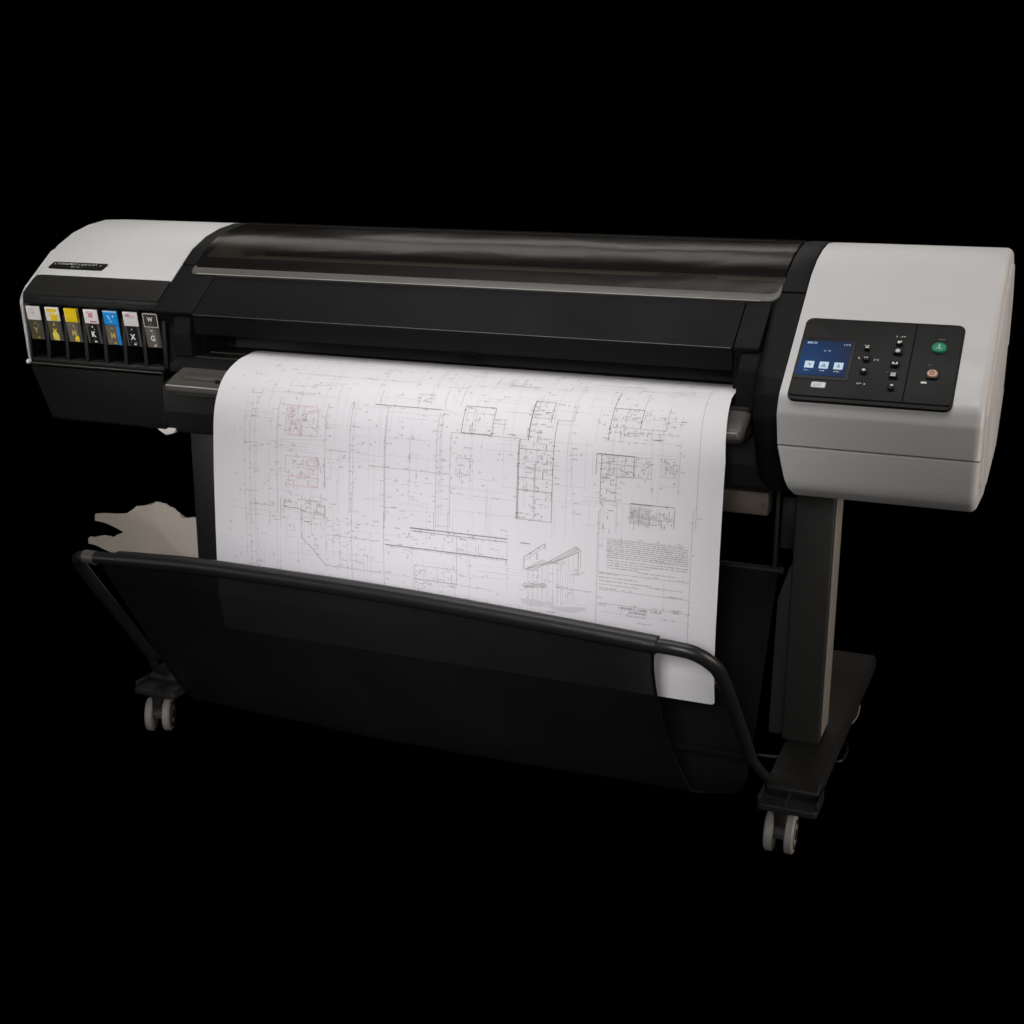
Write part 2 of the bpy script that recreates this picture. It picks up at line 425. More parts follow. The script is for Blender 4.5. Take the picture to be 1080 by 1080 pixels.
# lid: smoked window with a silver lip
def Lprof(ins=0):
    return [Vector(a) for a in [yz(.2285, .002), yz(.28, .002), (.279, 1.0325), (.33, 1.0453), (.385, 1.0522), (.42, 1.0515)]]
lp = catmull([(a.x, a.y, 0) for a in Lprof()], 5)
mb = MB()
rings = []
XA, XB = -.5745, .5975
nx = 60
for i in range(nx + 1):
    x = XA + (XB - XA) * i / nx
    e = min(x - XA, XB - x)
    # bottom corners rounded: the lowest points rise near the ends
    rings.append([(x, p.x, p.y) for p in lp])
mb.loft(rings, 'smoke', closed=False)
lid = mb.build('lid', P, 60)
mb = MB()
out = fillet([(-.5755, .2095), (.5985, .2095), (.5985, .252), (.5958, .252), (.590, .2285), (-.566, .2285), (-.5745, .236)], [.013, .028, .001, .001, .022, .002, .002], 7)
mb.slab(FPn, out, -.006, .0026, 'silver', .0012); mb.build('lid_lip', lid)
mb = MB()
mb.tube([FP(-.558, .2100, .0022), FP(.568, .2100, .0022)], .0009, 'liped', 8)
mb.build('lip_edge', lid)
# black gasket strip above the lip, seen as the window's dark foot
mb = MB()
mb.slab(FPn, rrect(-.5745, .2290, .5965, .262, .002), -.004, .0006, 'black2', .001)
mb.build('lid_gasket', lid)

# output tray: grey lip standing out on both sides of the sheet
tr = [(.10, .818), (.06, .8015), (.022, .788), (.006, .780), (0, .773), (.0, .765), (.010, .757), (.10, .757)]
mb = MB(); trp = fillet(tr, [.002, .004, .006, .006, .005, .004, .004, 0], 4)
mb.prism(trp, -.530, .588, 'tray', .012, .012, 4)
for x0, x1 in ((-.495, -.36),):
    mb.box((x0, .016, .781), (x1, .052, .7945), 'tray', .003)
mb.tube([(-.522, .001, .7755), (.578, .001, .7755)], .0014, 'liped', 8)  # front edge highlight put in as a pale line
mb.lathe((-.415, .018, .786), (0, -.3, 1), [(.006, 0), (.006, .004), (.004, .005), (0, .005)], 'black2', 14)
mb.build('output_tray', P)
mb = MB()
mb.prism(fillet([(.19, .824), (.125, .8225), (.085, .8135), (.058, .8065), (.058, .79), (.19, .79)], .002, 3), -.553, .583, 'black2', .001, .001, 2)
mb.tube([(-.5, .1215, .8226), (.55, .1215, .8226)], .0011, 'tray', 6)
mb.build('platen', P)

# control panel
cp_ = rrect(.6525, -.0045, .9025, .1785, .013, 6)
mb = MB(); mb.slab(FPn, cp_, -.004, .0010, 'panel', .0009)
mb.slab(FPn, rrect(.6545, .0030, .9005, .1768, .0115, 6), .0005, .0022, 'panel', .0010)
mb.slab(FPn, rrect(.8274, .004, .8294, .1758, .0003), .001, .0024, 'cavity', .0001)
mb.slab(FPn, rrect(.6570, .0036, .8980, .0052, .0005), .001, .00235, 'cavity', .0001)
mb.slab(FPn, rrect(.6545, .040, .7405, .1325, .004), .002, .0030, 'lblk', .0003)
# printed lettering by the keys
H = .0030
def word(a, b, w, h=.0028, m='ink', n=5): glyphs(mb, FPn, a - w / 2, b - h / 2, w, h, m, H, n, .0008)
word(.7586, .1197, .012, .003); word(.7616, .0367, .013, .003); word(.8073, .1440, .014, .003)
word(.7480, .0912, .007, .0045, n=2); word(.7772, .0897, .007, .0045, n=2)
word(.8700, .1425, .012, .0025, 'inkdim', 4); word(.8590, .0855, .005, .0025, 'inkdim', 2); word(.7990, .0655, .006, .0025, 'inkdim', 2)
mb.slab(FPn, rrect(.8500, .0460, .8590, .0496, .0014), .002, .0032, 'ink', .0002)
panel = mb.build('control_panel', P)
# screen
mb = MB()
mb.slab(FPn, rrect(.6580, .0475, .7345, .1245, .002), .002, .0038, 'lcd', .0004)
HS = .0041
def q4(a0, b0, a1, b1, m, h=HS): mb.face([FP(a0, b0, h), FP(a1, b0, h), FP(a1, b1, h), FP(a0, b1, h)], m)
for c, sy in ((.6755, 0), (.6985, 1), (.7215, 2)):
    q4(c - .0072, .0625, c + .0072, .0775, 'lcdw')
    if sy == 0: mb.face([FP(c - .003, .073, HS + .0003), FP(c + .001, .066, HS + .0003), FP(c + .0035, .0715, HS + .0003)], 'lcdd')
    if sy == 1: mb.face([FP(c - .005, .0655, HS + .0003), FP(c + .005, .0655, HS + .0003), FP(c, .0745, HS + .0003)], 'lcdd')
    if sy == 2: mb.face([FP(c - .003, .0665, HS + .0003), FP(c + .0035, .0665, HS + .0003), FP(c, .0755, HS + .0003)], 'lcdd')
    glyphs(mb, FPn, c - .006, .0565, .010, .0026, 'lcdt', HS, 5, .0006)
glyphs(mb, FPn, .6640, .1165, .017, .0038, 'lcdw', HS, 7, .0009)
glyphs(mb, FPn, .7225, .1155, .010, .0034, 'lcdt', HS, 4, .0009)
glyphs(mb, FPn, .6930, .1005, .011, .0034, 'lcdt', HS, 5, .0007)
mb.build('screen', panel)
mb = MB(); mb.slab(FPn, rrect(.6862, .0215, .7085, .0335, .0022), .002, .0042, 'badge', .0006)
glyphs(mb, FPn, .6895, .0250, .016, .005, 'badged', .0045, 6, .0011); mb.build('badge', panel)
def key(a, b, rr, icon, shape='o', lab=None):
    mb = MB()
    o = circ(a, b, rr) if shape == 'o' else rrect(a - rr * 1.15, b - rr * .85, a + rr * 1.15, b + rr * .85, rr * .6)
    mb.slab(FPn, inset(o, -.0018), .002, .0031, 'lblk', .0004)
    mb.slab(FPn, o, .002, .0066, 'panel', .0016)
    h = .0070
    def q(x0, y0, x1, y1, m='ink'): mb.face([FP(a + x0, b + y0, h), FP(a + x1, b + y0, h), FP(a + x1, b + y1, h), FP(a + x0, b + y1, h)], m)
    if icon == 'ok': glyphs(mb, FPn, a - .0035, b - .0015, .007, .003, 'ink', h, 2, .0009)
    if icon == 'up': mb.face([FP(a - .0032, b - .0015, h), FP(a + .0032, b - .0015, h), FP(a, b + .0022, h)], 'ink')
    if icon == 'back': mb.face([FP(a - .0035, b, h), FP(a + .001, b - .003, h), FP(a + .001, b + .003, h)], 'ink'); q(.001, -.0008, .0035, .0008)
    if icon == 'doc': q(-.003, -.0025, .001, .0025); q(.0018, -.0005, .0035, .0028)
    if icon == 'ring': mb.lathe(FP(a, b, h - .0003), (0, -TZ, TY), [(.0020, 0), (.0020, .0004), (.0036, .0004), (.0036, 0)], 'ink', 16)
    if icon == 'cut': q(-.0042, -.0022, -.0018, .0022); q(.0018, -.0022, .0042, .0022); q(-.0018, -.002, .0018, -.0006)
    if icon == 'lines': [q(-.0038, -.003 + k * .0026, .0038, -.0014 + k * .0026) for k in range(3)]
    if icon == 'drop': q(-.001, .001, .003, .004)
    o = mb.build('button', panel)
    if lab: o['label'] = lab
    return o
key(.7618, .0904, .0068, 'ok'); key(.7596, .1125, .0042, 'up', 's'); key(.7617, .0634, .0068, 'back')
key(.8073, .1281, .0050, 'doc', 's'); key(.8071, .1091, .0070, 'ring', 's'); key(.8068, .0820, .0068, 'cut', 's')
key(.8075, .0570, .0064, 'lines', 's'); key(.8078, .0320, .0060, 'drop')
mb = MB(); mb.slab(FPn, circ(.8680, .1230, .0132, 28),   .002, .0031, 'lblk', .0004); mb.slab(FPn, circ(.8680, .1230, .0112, 28), .002, .0062, 'green', .002)
mb.face([FP(.8640, .1190, .0066), FP(.8720, .1190, .0066), FP(.8720, .1210, .0066), FP(.8640, .1210, .0066)], 'greenl')
mb.face([FP(.8668, .1215, .0066), FP(.8692, .1215, .0066), FP(.8692, .1285, .0066), FP(.8668, .1285, .0066)], 'greenl')
mb.build('button', panel)['label'] = 'round green button'
mb = MB(); mb.slab(FPn, rrect(.8555, .0555, .8755, .0745, .006), .002, .0049, 'lblk', .001)
mb.slab(FPn, circ(.8650, .0655, .0080, 24), .004, .0072, 'amber', .0015)
mb.lathe(FP(.8650, .0655, .0071), (0, -TZ, TY), [(.0022, 0), (.0022, .0005), (.0040, .0005), (.0040, 0)], 'amberd', 18)
mb.face([FP(.8643, .0655, .0078), FP(.8657, .0655, .0078), FP(.8657, .0705, .0078), FP(.8643, .0705, .0078)], 'amberd')
mb.build('button', panel)['label'] = 'amber ringed power button'

# ------------------------------------------------------------------ stand
def leg(x0, x1, lit_side):
    mb = MB(); mb.box((x0, .268, .135), (x1, .348, .668), 'legp' if lit_side else 'paint', .004)
    lg = mb.build('leg', P)
    if lit_side:
        mb = MB(); mb.box((x1 + .0005, .276, .15), (x1 + .0035, .344, .655), 'tan', .001); mb.build('lit_side_strip', lg)['label'] = 'lit outer side of the leg, painted as a tan strip'  # the leg's lit side, put into the colour of a thin strip
    return lg
lr = leg(.630, .700, True); leg(-.668, -.604, False)
mb = MB()
g = fillet([(.600, .135), (.6285, .135), (.6285, .49), (.603, .405)], .003, 2)
mb.slab(lambda a, b, h: (a, .32 - h, b), g, 0, .03, 'legp', .002)
mb.box((.588, .30, .39), (.596, .32, .66), 'paint', .002); mb.box((.600, .30, .50), (.6285, .325, .60), 'paint', .003)
mb.build('leg_bracket', lr)
def foot(x0, x1, m='paint'):
    mb = MB()
    pr = fillet([(.098, .103), (.092, .124), (.13, .135), (.40, .140), (.78, .132), (.815, .115), (.815, .085)], [.003, .006, .02, .1, .02, .01, .005], 4)
    mb.prism(pr, x0, x1, 'paint', .005, .005, 3)
    lip = fillet([(x0 - .006, .045), (x1 + .006, .045), (x1 + .006, .13), (x0 - .006, .13)], .010, 5)
    mb.slab(lambda a, b, h: (a, b, h), lip, .100, .111, 'paint', .003)
    mb.box((x0 + .04, .052, .109), (x0 + .046, .10, .118), 'paint', .002)
    mb.box((x0 - .006, .055, .109), (x0 - .001, .12, .122), 'paint', .002); mb.box((x1 + .001, .055, .109), (x1 + .006, .12, .122), 'paint', .002)
    return mb.build('foot', P)
fR = foot(.638, .732); fL = foot(-.686, -.596, 'paint')
def castor(x, y, swing):
    e = bpy.data.objects.new('castor', None); COL.objects.link(e); e.parent = P; e.location = (x, y, 0); e.rotation_euler.z = swing
    mb = MB()
    mb.lathe((0, 0, .062), (0, 0, 1), [(0, 0), (.012, 0), (.012, .042), (0, .042)], 'paint', 16)
    hood = [(.031 * math.cos(t), .036 + .031 * math.sin(t)) for t in [PI * (.02 + .96 * k / 14) for k in range(15)]] + [(-.012, .034), (.012, .034)]
    mb.slab(lambda a, b, h: (h, a + .012, b), hood, -.0095, .0095, 'paint', .001)
    mb.build('fork', e)
    for sx in (-1, 1):
        mb = MB()
        mb.lathe((sx * .0100, .012, .036), (sx, 0, 0), [(0, 0), (.033, 0), (.036, .002), (.036, .013), (.033, .016), (.0285, .0165), (0, .0165)], 'wheel', 32)
        mb.lathe((sx * .0100, .012, .036), (sx, 0, 0), [(0, .0150), (.0280, .0150), (.0275, .0175), (.024, .0170), (.010, .0155), (.009, .0185), (0, .0185)], 'paint', 28)
        mb.build('wheel', e)
    return e
castor(.670, .085, math.radians(2)); castor(-.660, .085, math.radians(24))
castor(.685, .70, math.radians(150)); castor(-.673, .70, math.radians(150))
mb = MB(); mb.box((-.604, .29, .5615), (.577, .33, .606), 'wallbar', .004)  # patch of background wall, built as a bar across the stand
mb.tube([(.568, .289, .583), (.568, .286, .583)], .004, 'tray', 10)
mb.build('wall_patch_bar', P)['label'] = 'tan patch of the wall behind, built as a brace between the legs'

# catch bin
bin_ = bpy.data.objects.new('catch_bin', None); COL.objects.link(bin_); bin_.parent = P
bar = [(-.528, -.235, .501), (-.40, -.235, .508), (-.265, -.235, .512), (.036, -.235, .510), (.284, -.235, .5016), (.524, -.235, .490)]
barc = catmull(bar, 6)
endR = [(.524, -.235, .490), (.550, -.2345, .489), (.580, -.228, .483), (.603, -.208, .462), (.612, -.18, .432), (.618, -.10, .342), (.624, .02, .206)]
endL = [(-.624, .03, .20), (-.600, -.10, .346), (-.585, -.19, .448), (-.575, -.222, .484), (-.556, -.234, .498), (-.528, -.235, .501)]
mb = MB(); mb.tube(catmull(endL, 6)[:-1] + barc[:-1] + catmull(endR, 6), .0115, 'tube', 16)
mb.tube([(-.624, .03, .20), (.624, .02, .206)], .006, 'cavity', 12)
mb.tube(catmull([(.624, .02, .206), (.64, .06, .16), (.645, .10, .135)], 4), .009, 'tube', 10); mb.tube(catmull([(-.624, .03, .20), (-.64, .06, .16), (-.645, .10, .135)], 4), .009, 'tube', 10)
mb.tube([(-.60, .305, .455), (.61, .305, .455)], .007, 'black2', 12)
mb.build('bin_frame', bin_)
mb = MB(); mb.tube([p + Vector((0, 0, .0005)) for p in barc[3:]], .0148, 'sleeve', 18)
mb.lathe((-.535, -.235, .5005), (1, 0, 0), [(.0118, -.012), (.0128, -.012), (.0128, .012), (.0118, .012)], 'tray', 16)
mb.build('bar_sleeve', bin_)
# sling of fabric: front sheet, belly and back sheet
def sling():
    path = [(-.243, .492), (-.205, .44), (-.14, .34), (-.075, .24), (-.02, .16), (.02, .125), (.08, .112), (.14, .13), (.20, .24), (.26, .37), (.302, .455)]
    pc = catmull([(a, b, 0) for a, b in path], 4)
    mb = MB(); nx = 96; rings = []
    n = len(pc)
    for j, p in enumerate(pc):
        f = j / (n - 1)
        xl = -.505 - .012 * f; xr = .523 - .020 * math.sin(PI * min(1, f / .40)) + .076 * max(0, min(1, (f - .50) / .09))
        row = []
        for i in range(nx + 1):
            u = i / nx
            x = xl + (xr - xl) * u
            amp = math.sin(PI * min(1, f * 1.9)) if f < .53 else .3
            dz = amp * (.005 * math.sin(9 * u + 2 * f) + .004 * math.sin(23 * u - 9 * f) + .0022 * math.sin(51 * u + 14 * f) - .008 * math.sin(PI * u))
            zb = 0
            if f < .04:
                zb = barz(x) - .4905
            row.append((x, p.x + dz, p.y + zb - .010 * math.sin(PI * u) * math.exp(-((f - .5) / .2) ** 2)))
        rings.append(row)
    mb.loft(rings, 'fabric', closed=False)
    # hem on the free right edge
    mb.tube([r_[-1] for r_ in rings[:22]], .0028, 'fabric', 8); mb.tube([r_[0] for r_ in rings[:22]], .0028, 'fabric', 8)
    o = mb.build('bin_fabric', bin_, 80)
    return o
def barz(x):
    for a, b in zip(barc, barc[1:]):
        if a.x <= x <= b.x: return a.z + (b.z - a.z) * (x - a.x) / (b.x - a.x)
    return .49
sling()

# ------------------------------------------------------------------ ink cartridges
def cartridge(i, name_label, top, low, letter, lcol, draw, wide_black=False):
    e = bpy.data.objects.new('ink_cartridge', None); COL.objects.link(e)
    x = X0 + i * PITCH; w = .0355
    e.location = (x + w / 2, .1125, .8585)
    tag(e, name_label, 'ink cartridge', 'ink cartridges in the bay')
    tilt = math.radians(10)
    e.rotation_euler.x = tilt
    fr = lambda a, b, h: Vector((a, -h, b))
    mb = MB(); mb.slab(fr, rrect(-w / 2, -.036, w / 2, .0355, .0025), -.045, -.0005, 'cart', .0012); mb.build('body', e)
    mb = MB(); mb.slab(fr, rrect(-w / 2 + .0004, .0065, w / 2 - .0004, .0352, .0008), -.001, .0006, top, .0002); draw(mb, fr); mb.build('upper_label', e)
    mb = MB()
    mb.slab(fr, rrect(-w / 2 + .0004, -.0355, w / 2 - .0004, .0055, .001), -.001, .0004, 'cartrim' if wide_black else low, .0002)
    if wide_black: mb.slab(fr, rrect(-w / 2 + .0055, -.0352, w / 2 - .006, .0054, .001), 0, .0007, 'lblk', .0001)
    else: mb.slab(fr, rrect(w / 2 - .0085, -.0352, w / 2 - .0008, .0050, .001), 0, .0007, 'lblb' if low == 'lblg' and i == 4 else 'cartrim', .0001)
    if i == 1: mb.slab(fr, fillet([(-.008, -.034), (.007, -.0345), (.006, -.022), (-.002, -.012), (-.009, -.020)], .003, 3), 0, .0008, 'lblyl', .0001)
    if i == 2: mb.slab(fr, fillet([(-.004, -.0345), (.0095, -.0345), (.008, -.020), (.000, -.024)], .003, 3), 0, .0008, 'lbly', .0001)
    letters(mb, fr, letter, -.001, -.0165, .016, lcol, .0011, .95)
    for k in range(5):                                     # chip contacts and small print round the letter
        a, b = R.uniform(-.012, .006), R.choice((R.uniform(-.033, -.026), R.uniform(-.007, .001)))
        qf(mb, fr, a, b, a + R.uniform(.001, .004), b + .0009, lcol if k < 3 else 'inkdim', .0010)
    mb.slab(fr, rrect(-.0015, -.0328, .0045, -.0300, .0012), 0, .0010, lcol, .0001)
    mb.slab(fr, circ(-.001, -.0005, .0016, 10), 0, .0010, lcol, .0001)
    mb.build('lower_label', e)
def qf(mb, fr, a0, b0, a1, b1, m, h=.0010): mb.face([fr(a0, b0, h), fr(a1, b0, h), fr(a1, b1, h), fr(a0, b1, h)], m)
def d1(mb, fr): glyphs(mb, fr, -.013, .027, .020, .004, 'lineg', .0010, 6, .0008); qf(mb, fr, -.004, .019, .003, .024, 'linel')
def d2(mb, fr): qf(mb, fr, -.013, .026, .012, .032, 'lbly'); qf(mb, fr, -.006, .007, .012, .020, 'lbly'); qf(mb, fr, -.003, .0205, .007, .0255, 'lblyl')
def d3(mb, fr): qf(mb, fr, -.0172, .0072, -.0145, .0345, 'lblyl'); qf(mb, fr, .0135, .0075, .0168, .0345, 'cartrim'); glyphs(mb, fr, -.008, .018, .016, .005, 'lblyl', .0012, 4, .0012)
def d4(mb, fr): qf(mb, fr, -.006, .019, .005, .028, 'lblp'); qf(mb, fr, -.004, .0085, .013, .0125, 'lblp'); glyphs(mb, fr, -.014, .028, .022, .004, 'lblp', .0012, 6, .0012)
def d5(mb, fr):
    mb.face([fr(-.008, .026, .001), fr(-.0055, .026, .001), fr(-.001, .0185, .001), fr(-.003, .0175, .001)], 'ink')
    mb.face([fr(.004, .0235, .001), fr(.008, .027, .001), fr(.0085, .0245, .001), fr(.0055, .0215, .001)], 'ink')
    qf(mb, fr, -.0172, .0325, .0172, .0350, 'badge'); qf(mb, fr, -.003, .0125, .003, .0145, 'lblw')
def d6(mb, fr): qf(mb, fr, -.011, .026, -.001, .031, 'lblp'); glyphs(mb, fr, -.006, .0235, .018, .006, 'lblp', .0012, 5, .001); glyphs(mb, fr, -.012, .010, .022, .006, 'tint', .0012, 6, .001)
def d7(mb, fr):
    for q in ((-.0172, .0335, .0172, .0350), (-.0172, .0070, -.0157, .0350), (.0157, .0070, .0172, .0350), (-.0172, .0068, .0172, .0080)): qf(mb, fr, *q, 'lblw')
    letters(mb, fr, 'W', -.001, .0225, .012, 'ink', .0012, .95); glyphs(mb, fr, -.006, .0115, .011, .003, 'inkdim', .0012, 4, .0008)
cartridge(0, 'ink cartridge with white upper label and olive lower label, farthest from the paper', 'lblw', 'lblol', 'Y', 'gold', d1)
cartridge(1, 'ink cartridge with mottled yellow and white upper label over a brown label', 'lblw', 'lblol', 'Y', 'lbly', d2)
cartridge(2, 'ink cartridge with plain solid yellow upper label', 'lbly', 'lblg', 'M', 'gold', d3)
cartridge(3, 'ink cartridge with white label printed pink, between the yellow and blue ones', 'lblw', 'lblk', 'K', 'ink', d4, True)
cartridge(4, 'ink cartridge with bright blue upper label', 'lblb', 'lblg', 'M', 'gold', d5)
cartridge(5, 'ink cartridge with pale label over a black panel marked X', 'lblw', 'lblk', 'X', 'ink', d6, True)
cartridge(6, 'ink cartridge with dark white-framed upper label, beside the black middle section', 'lbld', 'lblg', 'G', 'lblw', d7)

# ------------------------------------------------------------------ printed sheet
PX0, PX1 = -.392, .570
PATH = [(.175, .820), (.121, .8315), (.085, .8290), (.049, .8230), (.006, .804), (-.022, .773), (-.038, .731), (-.045, .661), (-.049, .589), (-.053, .447), (-.050, .375), (-.036, .318)]
pp = catmull([(a, b, 0) for a, b in PATH], 8)
ARC = [0.]
for a, b in zip(pp, pp[1:]): ARC.append(ARC[-1] + (b - a).length)
def SH(u, v, h=0.):
    """a point of the sheet: u metres along X, v metres down from the slot, h off the surface"""
    v = min(max(v, 0), ARC[-1])
    k = 0
    while k < len(ARC) - 2 and ARC[k + 1] < v: k += 1
    f = (v - ARC[k]) / (ARC[k + 1] - ARC[k]); p = pp[k].lerp(pp[k + 1], f)
    d = (pp[k + 1] - pp[k]).normalized(); n = Vector((d.y, -d.x, 0))
    wv = .0016 * math.sin(5 * u + 4 * v) * max(0, min(1, (v - .12) / .15))
    if u > .45: u -= (u - .45) * .12 * max(0, min(1, (.26 - v) / .13))    # the edge draws in towards the slot
    return Vector((u, p.x + n.x * h - wv, p.y + n.y * h))
mb = MB(); nx = 40
vs = []
for a, b in zip(ARC, ARC[1:]): vs += [a, (a + b) / 2]
vs += [ARC[-1] - .0075 * (1 - k / 6) for k in range(1, 7)]
vs = sorted(set(v for v in vs))
def edge(v):
    d = max(0, v - (ARC[-1] - .007)); return .007 - math.sqrt(max(0, .007 ** 2 - d * d))
front = [[SH(PX0 + edge(v) + (PX1 - PX0 - 2 * edge(v)) * i / nx, v, 0) for i in range(nx + 1)] for v in vs]
rear = [[SH(PX0 + edge(v) + (PX1 - PX0 - 2 * edge(v)) * i / nx, v, -.0004) for i in range(nx + 1)] for v in vs]
mb.loft([f + r_[::-1] for f, r_ in zip(front, rear)], 'paper')
